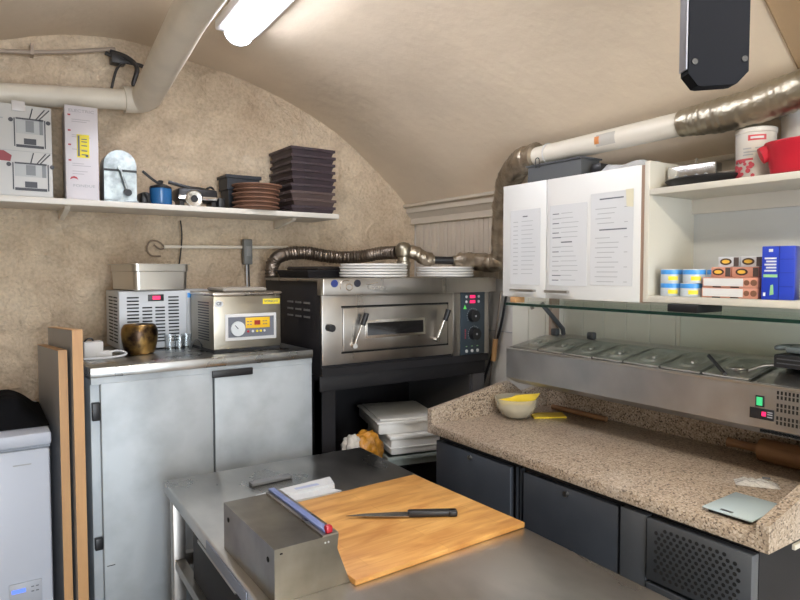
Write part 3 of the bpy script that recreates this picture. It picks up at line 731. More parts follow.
# ------------------------------------------------------------------ oven on stand
OX0, OX1, OY0, OY1 = 1.155, 2.06, 2.28, 2.88
t = thing('oven_stand', 'black metal stand with an open shelf that carries the pizza oven', 'stand')
m = MB(); m.box(OX0, OX0+.075, OY0+.03, OY0+.075, 0, 1.145); m.box(OX0+.0, OX0+.012, OY0+.03, OY1-.02, .12, 1.145)
m.build('side_panel', BLACKM, t)
m = MB(); m.box(OX1-.075, OX1, OY0+.03, OY0+.075, 0, 1.145); m.box(OX1-.085, OX1-.073, OY0+.04, OY1-.02, .12, 1.145); m.build('side_panel', mat('stand_black_lit', (.13, .13, .14), .45, .3), t)  # light on the inner right side is put into a lighter grey
B(OX0, OX1, OY1-.04, OY1-.02, .12, 1.145).build('back_panel', BLACKM, t)
B(OX0, OX1, OY0+.03, OY1-.02, 1.145, 1.165).build('top_panel', BLACKM, t)
B(OX0+.012, OX1-.085, OY0+.05, OY1-.04, .70, .72).build('shelf', BLACKM, t)
m = B(OX0, OX1, OY0+.022, OY0+.04, 1.10, 1.165, bev=.003); m.build('front_rail', BLACKM, t)
m = MB()
for x in (OX0+.03, OX1-.03): m.box(x-.025, x+.025, OY1-.07, OY1-.02, 0, .13)
m.build('rear_leg', BLACKM, t)
# oven
OZ = 1.166
t = thing('pizza_oven', 'single-deck stainless electric pizza oven on the black stand', 'oven')
B(OX0, OX1, OY0+.012, OY1, OZ, 1.558, bev=.004).build('body', BLACKM, t)
m = MB()
for r in range(3):
    for c in range(3): m.box(OX0-.0015, OX0+.002, 2.39+c*.085, 2.45+c*.085, 1.40+r*.03, 1.408+r*.03, bev=0)
m.build('side_vents', mat('vent_grey', (.14, .135, .13), .5), t)
m = MB(); m.box(OX0-.012, OX1+.014, OY0-.035, OY0+.02, 1.500, 1.570, bev=.004); m.box(OX0-.006, OX1+.012, OY0, OY1, 1.556, 1.5685, bev=.002)
hood = m.build('hood', STEELV, t)
B(OX0, 1.838, OY0, OY0+.014, OZ+.046, 1.516, bev=.002).build('front_plate', STEELV, t)
B(OX0, OX1, OY0+.002, OY0+.016, OZ, OZ+.034).build('bottom_rail', BLACKM, t)
B(1.248, 1.800, OY0-.008, OY0, 1.264, 1.446, bev=.003).build('door', STEELV, t)
door = bpy.data.objects[-1] if False else t.children[-1]
m = MB(); m.box(1.244, 1.806, OY0-.004, OY0, 1.256, 1.263); m.box(1.244, 1.806, OY0-.004, OY0, 1.447, 1.455); m.box(1.801, 1.805, OY0-.004, OY0, 1.26, 1.45)
m.build('door_gap', DARKHOLE, t)
q = B(1.352, 1.668, OY0-.012, OY0-.008, 1.314, 1.392, bev=.002).build('window_frame', mat('frame_steel', (.6, .57, .53), .25, 1), t)
B(1.364, 1.656, OY0-.0135, OY0-.011, 1.326, 1.380).build('glass', OGLASS, q)
for sx, x in ((1, 1.295), (1, 1.730)):
    x0 = x; x1 = x+.040
    h = MB().tube([(x0, OY0-.020, 1.29), (x1, OY0-.045, 1.42)], .006, n=10, sub=1)
    h.cyl((x0, OY0-.004, 1.287), (x0, OY0-.028, 1.287), .011)
    h = h.build('handle', mat('handle_steel', (.62, .58, .53), .25, 1), t)
    MB().tube([(x0+.029, OY0-.038, 1.375), (x0+.038, OY0-.044, 1.405), (x0+.043, OY0-.047, 1.425)], .012, n=14).build('handle_grip', BLACK, h)
q = MB().cyl((1.183, OY0-.035, 1.368), (1.183, OY0, 1.368), .014).cyl((1.183, OY0-.038, 1.368), (1.183, OY0-.018, 1.368), .0155, n=10).build('side_knob', BLACK, t)
B(1.838, 1.880, OY0-.002, OY0+.014, OZ+.034, 1.516, bev=.002).build('pillar', STEELV, t)
B(2.03, OX1, OY0-.002, OY0+.014, OZ+.034, 1.516, bev=.002).build('pillar', STEELV, t)
q = B(1.880, 2.030, OY0-.004, OY0+.012, OZ+.036, 1.512, bev=.001).build('control_panel', mat('panel_slate', (.035, .05, .065), .35), t)
py = OY0-.0045
for z in (1.478, 1.454):
    B(1.936, 1.968, py-.0015, py, z-.007, z+.007).build('display', LEDR, q)
    for x in (1.914, 1.990): MB().cyl((x, py-.002, z), (x, py, z), .0065, n=12).build('button', PAPER, q)
m = MB()
m.prism([(1.895, 1.420), (1.915, 1.420), (1.905, 1.440)], 'Y', py-.001, py); m.build('green_lamp', mat('green_dot', (.1, .6, .1), .4, emit=(.1, .8, .1), es=.2), q)
for z, x in ((1.386, 1.955), (1.300, 1.962)):
    k = MB().cyl((x, py-.022, z), (x, py, z), .028, .031, n=24).build('dial', BLACK, q)
    MB().cyl((x, py-.0235, z), (x, py-.022, z), .005, n=12).build('dial_cap', INK2, k)
m = MB()
for zc, x in ((1.386, 1.955), (1.300, 1.962)):
    for a in range(-40, 230, 18):
        m.box(x+.036*math.cos(R(a))-.0012, x+.036*math.cos(R(a))+.0012, py-.0008, py, zc+.036*math.sin(R(a))-.0012, zc+.036*math.sin(R(a))+.0012)
m.build('dial_scale', PAPER, q)
m = MB()
for zc in (1.28, 1.29, 1.30, 1.31, 1.318): m.box(1.905, 1.912, py-.0008, py, zc, zc+.005)
m.build('red_marks', REDP, q)
for x in (1.916, 1.950, 1.984):
    MB().cyl((x, py-.003, 1.219), (x, py, 1.219), .008, n=16).build('round_button', PAPER, q)
    B(x-.005, x+.005, py-.0008, py, 1.24, 1.243).build('button_legend', GREENP, q)
# crest badges and embossed lettering on the hood
hy = OY0-.0355
for x, mm in ((1.193, mat('badge_blue', (.02, .04, .20), .3)), (1.300, mat('badge_black', (.02, .02, .035), .3))):
    MB().cyl((x, hy-.004, 1.549), (x, hy+.002, 1.549), .0155, n=20).build('round_badge', mm, hood)
EMB = mat('embossed_steel', (.62, .58, .54), .22, 1)
m = MB(); m.tube([(1.222, hy-.001, 1.525), (1.220, hy-.001, 1.545), (1.235, hy-.001, 1.560), (1.262, hy-.001, 1.562)], .002, n=6)
m.tube([(1.262+.015*math.cos(R(a)), hy-.001, 1.534+.013*math.sin(R(a))) for a in range(0, 361, 30)], .002, n=6, sub=2)
m.tube([(1.345, hy-.001, 1.543), (1.40, hy-.001, 1.552)], .0015, n=6, sub=1); m.build('embossed_swirl', EMB, hood)
text('embossed_lettering', 'Gam', .034, EMB, hood, (1.395, hy-.001, 1.532), FY, depth=.0015, sx=1.5)
# plates on the oven
def plate(r):
    return MB().lathe([(0, 0), (r*.88, 0), (r*.97, .0025), (r, .005), (r+.001, .0112), (r-.003, .0119), (r-.01, .010), (r*.7, .0062), (r*.6, .004), (0, .004)], 44)
TOPZ = 1.5715
p0 = None
LB = ['lowest', 'second', 'third', 'fourth', 'topmost']
for k in range(5):
    lab = 'white pizza plate, %s in the left pile on the oven' % (LB[k] if k in (0, 4) else LB[k]+' from the bottom')
    if p0 is None: p0 = plate(.152).build('dinner_plate', CERAM, loc=(1.475, 2.40, TOPZ)); tag(p0, lab, 'plate', 'white plates piled on the oven')
    else:
        q = p0.copy(); COL.objects.link(q); q.location = (1.475+.002*(-1)**k, 2.40, TOPZ+.0122*k); q['label'] = lab
for k in range(4):
    lab = 'white pizza plate, %s in the right pile on the oven' % (['lowest', 'second from the bottom', 'third from the bottom', 'topmost'][k])
    q = p0.copy(); COL.objects.link(q); q.location = (1.872+.002*(-1)**k, 2.385, TOPZ+.0122*k); q.scale = (.90, .90, 1); q['label'] = lab
# dark baking trays on oven
tp = ['lower dark baking tray at the left of the oven top', 'upper dark baking tray, lying askew on the lower one on the oven']
m = tub(MB(), -.13, .13, -.15, .15, 0, .035, .012, .006)
tag(m.build('baking_tray', BLACKM, loc=(1.325, 2.675, 1.569), rz=R(4)), tp[0], 'tray', 'dark trays on the oven')
m = MB(); m.box(-.115, .115, -.125, .125, 0, .012, bev=.004); m.box(-.11, .11, -.12, .12, .012, .016)
tag(m.build('baking_tray', mat('worn_dark_steel', (.06, .05, .045), .4, .6), loc=(1.36, 2.685, 1.6045), rz=R(10)), tp[1], 'tray', 'dark trays on the oven')

# ------------------------------------------------------------------ ducts
t = thing('exhaust_hose', 'ribbed dark metal flexible hose arching over the oven to its flue', 'hose')
MB().tube([(1.178, 2.855, 1.570), (1.180, 2.86, 1.615), (1.205, 2.865, 1.660), (1.265, 2.865, 1.684), (1.36, 2.86, 1.690), (1.50, 2.84, 1.672), (1.62, 2.79, 1.672), (1.70, 2.70, 1.69), (1.735, 2.60, 1.692)], .032, n=16, sub=8, corr=.07, freq=420, crink=.002).build('flexible_tube', mat('dark_ribbed_metal', (.22, .18, .145), .45, 1, var=.3, vs=10), t)
t = thing('flue_tee', 'goldish metal tee flue standing on the oven between the plate piles', 'flue', (1.745, 2.555, 1.569))
m = MB(); m.lathe([(0, 0), (.030, 0), (.030, .05), (.034, .053), (.034, .075), (.030, .08), (.030, .10), (.038, .106), (.043, .13), (.040, .150), (.026, .168), (0, .175)], 20, M=None); m.build('tee_body', FOILB, t)
MB().tube([(.0, 0, .125), (.05, -.02, .122), (.10, -.035, .095), (.135, -.045, .085)], .034, n=16, crink=.006, corr=.02, freq=200).build('foil_sleeve', FOIL, t)
t = thing('flue_pipe', 'black rubber coupling pipe above the lower plate pile', 'pipe')
MB().tube([(1.875, 2.515, 1.655), (2.0, 2.46, 1.652)], .019, n=16, sub=1).build('black_pipe', BLACK, t)
m = MB()
m.tube([(1.862, 2.52, 1.655), (1.895, 2.506, 1.655)], .025, n=16, sub=1); m.tube([(1.985, 2.467, 1.652), (2.02, 2.452, 1.652)], .026, n=16, sub=1); m.build('clamp', FOILB, t)
MB().tube([(2.015, 2.454, 1.652), (2.035, 2.41, 1.648), (2.05, 2.32, 1.644), (2.060, 2.24, 1.640), (2.064, 2.205, 1.67), (2.05, 2.18, 1.74), (2.025, 2.145, 1.84), (1.985, 2.09, 1.93), (1.93, 2.00, 2.01), (1.88, 1.88, 2.052), (1.865, 1.78, 2.056)],
    lambda s: .046+.008*min(1, max(0, (s-.25)/.15)), n=20, sub=6, corr=.02, freq=330, crink=.006).build('foil_elbow', FOIL, t)
t = thing('extract_pipe', 'white painted extract pipe running above the wall cabinet', 'pipe')
MB().tube([(1.865, 1.80, 2.056), (1.865, 1.12, 2.068)], .038, n=28, sub=1).build('white_pipe', mat('white_pipe_paint', (.64, .60, .52), .35, var=.05, vs=5), t)
m = MB()
def sleeve(y0, y1, a0, a1, r=.0386):
    def f(u, v):
        a = R(a0+(a1-a0)*v); yy = y0+(y1-y0)*u; return (1.865+r*math.cos(a), yy, 2.0613+(1.5-yy)*.0187+r*math.sin(a))
    return f
m.grid(sleeve(1.47, 1.39, 150, 215), 4, 6); m.build('pipe_label', mat('grey_label', (.42, .40, .36), .5), t)
m = MB(); m.grid(sleeve(1.475, 1.455, 160, 200, .039), 3, 6); m.build('orange_mark', mat('orange_rust', (.55, .20, .05), .5), t)
m = MB(); m.tube([(1.865+.041*math.cos(R(a)), 1.72, 2.057+.041*math.sin(R(a))) for a in range(0, 361, 24)], .0022, n=6, sub=2); m.build('wire_tie', CORDW, t)
MB().tube([(1.865, 1.165, 2.068), (1.865, 1.12, 2.068), (1.862, 1.02, 2.067), (1.86, .94, 2.072), (1.86, .86, 2.084), (1.86, .78, 2.096), (1.88, .62, 2.11), (1.92, .2, 2.12)], lambda s: .042+.010*min(1, s/.12), n=24, sub=6, corr=.02, freq=300, crink=.003).build('foil_hose', FOILB, t)

# ------------------------------------------------------------------ wall cabinet, shelf unit
CX = 1.80
t = thing('wall_cabinet', 'white two-door wall cabinet with taped notes above the glass shelf', 'cabinet')
B(CX+.018, 2.135, 1.262, 1.905, 1.496, 1.944, bev=.002).build('body', WHITE, t)
B(CX+.002, 2.135, 1.250, 1.262, 1.496, 1.944).build('side_edge', mat('brown_edge', (.30, .20, .14), .5), t)
dl = B(CX, CX+.017, 1.673, 1.908, 1.496, 1.946, bev=.0015).build('door', WHITE, t); tag(dl, 'narrower left door')
dr = B(CX, CX+.017, 1.262, 1.669, 1.496, 1.946, bev=.0015).build('door', WHITE, t); tag(dr, 'wider right door')
HS = mat('handle_brushed', (.45, .42, .38), .3, 1)
def pull(y0, y1, par):
    m = MB(); m.box(CX-.024, CX-.016, y0, y1, 1.518, 1.528, bev=.002)
    for y in (y0+.012, y1-.012): m.box(CX-.018, CX, y-.004, y+.004, 1.519, 1.527)
    m.build('handle', HS, par)
pull(1.715, 1.845, dl); pull(1.548, 1.660, dr)
def sheet(name, lab, y0, y1, z0, z1, lines, heads, m_=PAPER):
    t = thing(name, lab, 'notice', (0, 0, 0), 0, None)
    B(CX-.0022, CX-.0012, y0, y1, z0, z1).build('paper', m_, t)
    m = MB()
    for z, a, b2, h in lines:
        m.box(CX-.0027, CX-.0021, y1-(y1-y0)*b2, y1-(y1-y0)*a, z-h/2, z+h/2)
    m.build('printed_lines', INK2, t)
    m = MB()
    for z, a, b2, h in heads: m.box(CX-.0028, CX-.0021, y1-(y1-y0)*b2, y1-(y1-y0)*a, z-h/2, z+h/2)
    m.build('printed_headings', INK, t)
    return t
L1, H1 = [], [(1.815, .42, .58, .0045)]
for k in range(13):
    z = 1.795-k*.0172; L1.append((z, .10, .26, .0028)); L1.append((z+.001, .38, .72+.15*random.random(), .0022))
sheet('taped_notice', 'printed list taped on the narrow left cabinet door', 1.70, 1.862, 1.545, 1.842, L1, H1)
L2, H2 = [], []
for k in range(15):
    z = 1.812-k*.0176
    if k in (6,): H2.append((z, .32, .62, .0045)); continue
    (H2 if k in (0, 2, 4, 5, 8, 13, 14) else L2).append((z, .08, .26+.06*(k % 2), .0032))
    L2.append((z+.001, .32, .6+.2*random.random(), .0022))
sheet('taped_notice', 'printed list in the middle of the three on the cabinet doors', 1.478, 1.652, 1.545, 1.845, L2, H2)
L3, H3 = [], [(1.848, .22, .78, .0045), (1.742, .22, .86, .0045)]
for k in range(16):
    z = 1.815-k*.0168
    if k in (4, 5): continue
    L3.append((z, .12+.05*(k % 2), .45+.25*random.random(), .0025))
    if k % 3 == 0: L3.append((z, .80, .88, .0025))
q = sheet('taped_notice', 'rightmost printed sheet, with a yellowed corner, on the wide cabinet door', 1.288, 1.462, 1.550, 1.870, L3, H3)
m = MB(); m.prism([(1.288, 1.872), (1.318, 1.872), (1.314, 1.815), (1.288, 1.812)], 'X', CX-.0034, CX-.0028); m.build('yellowed_corner', PAPERY, q)
# things on the cabinet
t = thing('grey_crate', 'dark grey plastic crate on top of the wall cabinet under the white pipe', 'crate', (0, 0, 1.9465))
tub(MB(), 1.808, 1.915, 1.515, 1.782, 0, .066, .001, .006).build('crate_body', mat('crate_grey', (.075, .08, .085), .5), t)
m = MB(); m.tube([(1.802, 1.73, .05), (1.800, 1.73, .085), (1.802, 1.715, .085), (1.804, 1.715, .05)], .002, n=6); m.build('wire_clip', WIRE, t)
m = MB(); m.box(1.84, 1.93, 1.455, 1.500, 1.9465, 1.985, bev=.008)
tag(m.build('black_case', BLACK), 'small black case between the grey crate and the loose papers on the cabinet', 'case')
def pf(u, v):
    x = 1.83+u*.22; y = 1.275+v*.22
    e = min(1, min(v, 1-v)*5)*min(1, min(u, 1-u)*5)
    return (x, y, 1.9475+e*(.022+.016*(mnoise.noise(Vector((x*20, y*14, 4)))+.4)))
m = MB(); m.grid(pf, 28, 36)
tag(m.build('plastic_sheeting', CFILM), 'crumpled clear plastic and papers lying on top of the wall cabinet', 'plastic wrap')
# open shelf unit
t = thing('open_shelf_unit', 'cream open-fronted wall shelf unit right of the white cabinet', 'shelf unit')
B(CX, 2.135, 1.2305, 1.2495, 1.499, 1.955, bev=.0015).build('side_panel', CREAM, t)
B(CX, 2.135, .28, .30, 1.499, 1.955, bev=.0015).build('side_panel', CREAM, t)
B(CX, 2.12, .30, 1.2305, 1.499, 1.520, bev=.0015).build('shelf', CREAM, t)
B(CX, 2.12, .30, 1.2305, 1.844, 1.864, bev=.0015).build('shelf', CREAM, t)
B(2.055, 2.07, .30, 1.2305, 1.520, 1.844).build('back_panel', PANELW, t)
B(2.040, 2.055, .30, 1.2305, 1.795, 1.844).build('upper_rail', SHELFP, t)
B(2.115, 2.135, .30, 1.2305, 1.864, 1.95).build('rear_rail', CREAM, t)
LZ, UZ = 1.5205, 1.8645
# lower shelf: tins
def can(r, h):
    return MB().lathe([(0, 0), (r-.001, 0), (r, .002), (r, h-.002), (r-.001, h), (r-.003, h-.001), (r-.004, h-.003), (0, h-.003)], 28)
BLABEL = mat('tin_label_white_blue', (.55, .60, .64), .3)
def tin(name, lab, x, y, z, r=.0325, h=.042):
    t = thing(name, lab, 'tin', (x, y, z), 0, 'blue and white tins on the lower shelf')
    can(r, h).build('tin_body', BLABEL, t)
    MB().lathe([(r+.0003, h*.62), (r+.0006, h*.64), (r+.0006, h-.003), (r+.0003, h-.002)], 28).build('blue_band', BLUEL, t)
    m = MB(); m.grid(lambda u, v: ((r+.0008)*math.cos(R(195+u*50)), (r+.0008)*math.sin(R(195+u*50)), h*(.18+.3*v)), 5, 2); m.build('yellow_print', YELP, t)
    MB().lathe([(0, h-.002), (r-.004, h-.002), (r-.005, h-.0005), (0, h-.0005)], 24).build('tin_lid', HS, t)
    return t
T0 = tin('food_tin', 'blue labelled tin, lower row, nearest the shelf side panel', 1.845, 1.176, LZ)
for (y, k, lab) in ((1.108, 0, 'blue labelled tin, lower row, second from the side panel'), (1.176, 1, 'blue labelled tin, upper row, nearest the shelf side panel'), (1.100, 1, 'blue labelled tin, upper row, second from the side panel')):
    dup(T0, (1.845, y, LZ+.0427*k), None, lab)
dup(T0, (1.93, 1.07, LZ+.0427), None, 'blue labelled tin, upper row, set back behind the salmon packs'); dup(T0, (1.93, 1.07, LZ), None, 'blue labelled tin, lower row, set back behind the white sleeved packs')
def pack(name, lab, x0, x1, y0, y1, z, h, col, kind):
    t = thing(name, lab, 'carton pack', (x0, (y0+y1)/2, z), 0, 'multipacks on the lower shelf')
    w2 = (y1-y0)/2
    B(0, x1-x0, -w2, w2, 0, h, bev=.002).build('carton', col, t)
    if kind == 'sleeve':
        B(-.001, .0, -w2+.042, w2-.004, .004, h-.003).build('white_panel', mat('carton_white', (.66, .66, .65), .4), t)
        m = MB()
        for y in (-w2*.2, w2*.45): m.box(-.0012, .002, y-.012, y+.012, 0, .003)
        m.build('cut_out', DARKHOLE, t)
        m = MB(); m.cyl((-.001, -w2+.012, h*.5), (.0, -w2+.012, h*.5), .009, n=14); m.cyl((-.001, -w2+.032, h*.5), (.0, -w2+.032, h*.5), .008, n=14); m.build('brown_print', mat('brown_print', (.20, .09, .05), .5), t)
    else:
        n = 1; step = 2*w2/n
        for i in range(n):
            c = w2*.25
            q = MB().lathe([(0, 0), (.013, 0), (.013, .001), (0, .001)], 20, M=Matrix.Translation((0, c, h*.52)) @ Matrix.Rotation(R(-90), 4, 'Y') @ Matrix.Diagonal((.78, 1.35, 1, 1))).build('oval_print', mat('dark_oval', (.06, .03, .02), .5), t)
            MB().lathe([(0, .001), (.009, .001), (.009, .0016), (0, .0016)], 20, M=Matrix.Translation((0, c, h*.52)) @ Matrix.Rotation(R(-90), 4, 'Y') @ Matrix.Diagonal((.6, 1.3, 1, 1))).build('yellow_centre', mat('ochre', (.75, .45, .06), .5), q)
            B(-.0008, .0, -w2+.001, -w2+.016, .002, h-.002).build('dark_flank', mat('dark_flank', (.07, .05, .045), .5), t)
    return t
pack('carton_pack', 'salmon and white sleeved multipack, lowest in the pile beside the blue carton', 1.822, 1.90, .896, 1.062, LZ, .0305, PINK, 'sleeve')
pack('carton_pack', 'salmon and white sleeved multipack, second from the bottom of its pile', 1.822, 1.90, .896, 1.060, LZ+.031, .0295, PINK, 'sleeve')
pack('carton_pack', 'salmon pack with oval logos, left one in the third layer of the pile', 1.842, 1.915, .985, 1.045, LZ+.061, .030, PINK, 'oval')
pack('carton_pack', 'salmon pack with oval logos, right one in the third layer of the pile', 1.842, 1.915, .905, .982, LZ+.061, .030, PINK, 'oval')
WT = mat('silver_white_print', (.55, .56, .58), .4)
pack('carton_pack', 'white and black pack with oval logo, left one at the top of the pile', 1.850, 1.92, .965, 1.028, LZ+.0915, .030, WT, 'oval')
pack('carton_pack', 'white and black pack with oval logo, right one at the top of the pile', 1.850, 1.92, .900, .962, LZ+.0915, .030, WT, 'oval')
t = thing('blue_carton', 'tall blue carton with white lettering on the lower shelf', 'carton', (1.818, .848, LZ), R(12))
B(-.0, .062, -.045, .035, 0, .148, bev=.002).build('carton', BLUE, t)
m = MB()
for k in range(5): m.box(-.001, 0, -.001+.0, .028-.004*(k % 2), .112-k*.0085, .1165-k*.0085)
m.box(-.001, 0, .008, .018, .132, .14); m.box(-.001, 0, .024, .030, .01, .02); m.build('white_print', PAPER, t)
B(-.0012, 0, -.004, .030, .062, .070).build('green_band', GREENP, t)
m = MB(); m.prism([(.004, .015), (.014, .012), (.012, .04), (.006, .042)], 'X', -.001, 0); m.build('green_print', GREENP, t)
m = MB()
for y in (-.008,): m.box(-.001, 0, y-.0008, y+.0008, 0, .148)
for z in (.036, .074, .111): m.box(-.001, 0, -.043, -.009, z, z+.0012)
m.build('crease', mat('dark_blue', (.01, .02, .2), .5), t)
m = MB(); m.grid(lambda u, v: (1.86+.05*math.cos(u*6.283)*(1-.25*v)+.006*mnoise.noise(Vector((u*9, v*5, 2))), .735+.045*math.sin(u*6.283)*(1-.25*v), LZ+v*.165+.004*mnoise.noise(Vector((u*9, v*5, 8)))), 26, 12); m.lathe([(0, .165), (.03, .165)], 20, c=(1.86, .735, LZ))
tag(m.build('food_bag', BAGW), 'pale printed food bag right of the blue carton on the lower shelf', 'bag')
# upper shelf
t = thing('black_platter', 'low black oval platter on the upper shelf', 'platter', (1.895, 1.100, UZ))
MB().lathe([(0, 0), (.085, 0), (.115, .012), (.122, .018), (.118, .021), (.105, .016), (.08, .008), (0, .008)], 40).xf(Matrix.Diagonal((.75, 1.04, 1.25, 1))).build('dish', BLACK, t)
t = thing('steel_slicer', 'bright metal bar-shaped slicer lying on the black platter', 'slicer', (1.90, 1.142, UZ+.0275), R(4))
m = MB(); m.box(-.022, .022, -.080, .078, 0, .046, bev=.006)
m.build('body', mat('bright_aluminium', (.62, .62, .62), .25, 1, var=.2, vs=30), t)
m = MB()
for y in (-.05, -.02, .015, .045): m.cyl((-.024, y, .008), (-.02, y, .008), .006, n=10)
m.build('screw', INK2, t)
MB().cyl((0, -.005, .04), (0, -.008, .066), .0035, n=8).build('pin', HS, t)
MB().tube([(0, -.072, .012), (.0, -.10, .010), (.002, -.13, .012)], .004, n=8).build('tang', HS, t)
t = thing('printed_tub', 'white and red printed plastic tub behind the red dish on the upper shelf', 'tub', (1.913, .958, UZ))
WB = mat('tub_white', (.60, .57, .52), .4)
MB().lathe([(0, 0), (.048, 0), (.051, .004), (.0535, .135), (.056, .138), (.056, .150), (.05, .153), (0, .153)], 36).build('tub_body', WB, t)
def cyl_patch(r, a0, a1, z0, z1): return lambda u, v: (r*math.cos(R(a0+(a1-a0)*u)), r*math.sin(R(a0+(a1-a0)*u)), z0+(z1-z0)*v)
m = MB(); m.grid(cyl_patch(.0545, 185, 235, .112, .128), 8, 2); q = m.build('red_logo_band', mat('logo_red', (.55, .06, .07), .4), t)
m = MB(); m.grid(cyl_patch(.0549, 192, 228, .117, .123), 8, 1); m.build('logo_lettering', PAPER, q)
m = MB()
for a, b2, z in ((170, 195, .088), (205, 232, .088), (172, 230, .078), (170, 200, .070)): m.grid(cyl_patch(.0545, a, b2, z, z+.004), 5, 1)
m.build('small_print', INK2, t)
m = MB()
for k in range(34):
    a = random.uniform(140, 200); z = random.uniform(.006, .055); rr = .0540
    v = Vector((rr*math.cos(R(a)), rr*math.sin(R(a)), z)); n = Vector((math.cos(R(a)), math.sin(R(a)), 0))
    m.cyl(v, v+n*.0012, random.uniform(.004, .007), n=8)
m.grid(cyl_patch(.0538, 140, 200, .056, .062), 6, 1); m.build('berry_print', REDP, t)
t = thing('red_dish', 'red deep plastic dish with a pouring spout on the upper shelf', 'dish', (1.855, .805, UZ))
m = MB(); m.lathe([(0, 0), (.072, 0), (.080, .004), (.093, .080), (.098, .088), (.097, .091), (.090, .086), (.076, .008), (0, .008)], 44)
m.tube([(-.02, .075, .070), (-.03, .092, .062), (-.034, .100, .058)], .024, n=14); m.xf(Matrix.Diagonal((.56, 1, 1, 1))); m.build('bowl', RED, t)
t = thing('white_bucket', 'white lidded plastic bucket at the right end of the upper shelf', 'bucket', (2.008, .862, UZ))
MB().lathe([(0, 0), (.060, 0), (.066, .195), (0, .195)], 36).build('bucket_body', mat('bucket_white', (.64, .63, .61), .35), t)
MB().lathe([(.0665, .186), (.071, .186), (.072, .208), (.067, .212), (0, .214)], 36).build('lid', mat('bucket_lid', (.66, .65, .62), .3), t)

# ------------------------------------------------------------------ granite counter (refrigerated)
GX, GY0, GY1 = 1.452, .704, 1.935
t = thing('refrigerated_counter', 'dark grey refrigerated base counter under the granite top', 'refrigerated counter')
B(GX+.035, 2.10, .712, 1.925, .10, .964).build('body', BLACKM, t)
def cdoor(y0, y1, lab):
    d = B(GX+.012, GX+.034, y0, y1, .24, .942, bev=.003).build('door', DGREY, t); tag(d, lab)
    yc = (y0+y1)/2
    MB().cyl((GX+.012, yc, .925), (GX+.002, yc, .925), .008, n=14).build('lock', HS, d)
cdoor(1.508, 1.918, 'left door of the counter'); cdoor(1.083, 1.448, 'right door of the counter')
m = B(GX+.018, GX+.034, 1.480, 1.487, .24, .948); m.box(GX+.018, GX+.034, 1.462, 1.467, .24, .948); m.build('centre_post', DGREY, t)
B(GX+.008, GX+.034, .990, 1.072, .24, .948, bev=.003).build('side_plate', DGREY2, t)
m = B(GX+.002, GX+.034, .712, .985, .782, .946, bev=.003); gr = m.build('grille_panel', DGREY2, t)
m = MB(); r_ = 0; z = .802
while z < .93:
    y = .742+(.0085 if r_ % 2 else 0)
    while y < .965:
        # rounded field
        if abs((y-.852)/.118)**3+abs((z-.865)/.075)**3 < 1.05: m.cyl((GX+.0012, y, z), (GX+.004, y, z), .0052, n=8)
        y += .0172
    z += .0125; r_ += 1
m.build('vent_holes', DARKHOLE, gr)
m = B(GX+.002, GX+.034, .712, .985, .24, .772, bev=.003); m.build('lower_panel', DGREY2, t)
m = MB()
for x in (GX+.08, 2.04):
    for y in (.76, 1.88): m.cyl((x, y, 0), (x, y, .105), .02)
m.build('feet', BLACK, t)
t = thing('granite_worktop', 'speckled brown granite worktop with raised end slabs', 'worktop')
B(GX, 2.128, GY0, GY1, .965, 1.0, bev=.004).build('slab', GRAN, t)
def wing(y0, y1): 
    m = MB(); m.prism([(GX, .965), (2.128, .965), (2.128, 1.10), (1.95, 1.075), (1.872, 1.128), (1.84, 1.126), (GX, 1.058)], 'Y', y0, y1); return m
wing(GY1-.001, GY1+.024).build('end_slab', GRAN, t)
m = MB(); m.prism([(GX, .965), (2.128, .965), (2.128, 1.128), (1.87, 1.128), (1.84, 1.12), (GX, 1.028)], 'Y', GY0-.028, GY0+.001); m.build('end_slab', GRAN, t)
B(2.098, 2.128, GY0, GY1, 1.0, 1.139).build('upstand', GRAN, t)
B(1.56, 2.12, GY0-.036, GY0-.029, .95, .962).build('edge_trim', CREAM, t)
CZ = 1.0005
# topping rail
RX, RY0, RY1, RT = 1.78, .30, 1.862, 1.290
RAIL = t = thing('topping_rail', 'long stainless refrigerated topping rail with a glass guard above the granite worktop', 'refrigerated rail')
RB = 1.325
def rz_(x): return RT+(min(x, 1.975)-1.795)*(RB-RT)/.18
m = MB(); m.prism([(RX, 1.168), (RX+.055, 1.140), (2.115, 1.140), (2.115, RB-.006), (1.975, RB-.006), (1.795, RT-.006), (RX, RT-.006)], 'Y', RY0, RY1); m.build('body', RAILS, t)
m = MB(); m.box(RX-.002, RX+.015, RY0, RY1, RT-.008, RT, bev=.002); m.box(1.978, 2.115, RY0, RY1, RB-.008, RB, bev=.002)
m.prism([(1.795, RT-.006), (1.978, RB-.007), (1.978, RB), (1.795, RT)], 'Y', RY0, .888)
m.prism([(1.795, RT-.006), (1.978, RB-.007), (1.978, RB), (1.795, RT)], 'Y', RY1-.014, RY1); m.build('top_rim', mat('rim_steel', (.60, .58, .56), .3, 1), t)
m = MB(); m.box(RX-.0035, RX, .850, .873, 1.226, 1.257, bev=.001); q = m.build('switch_frame', BLACK, t)
B(RX-.0055, RX-.003, .854, .869, 1.230, 1.253).build('switch_rocker', LEDG, q)
q = B(RX-.0035, RX, .824, .888, 1.192, 1.222, bev=.001).build('controller', BLACK, t)
B(RX-.0045, RX-.003, .844, .855, 1.202, 1.214).build('display', LEDR, q)
m = MB()
for z in (1.200, 1.207, 1.213): m.box(RX-.0042, RX-.003, .827, .840, z, z+.0025)
m.build('keys', INK2, q)
m = MB()
for k in range(26):
    y = .816-k*.0098
    for z in (1.272, 1.259, 1.238, 1.225, 1.203, 1.190):
        m.box(RX-.0008, RX+.002, y-.0026, y+.0026, z-.0048, z+.0048)
m.build('vent_slots', DARKHOLE, t)
m = MB()
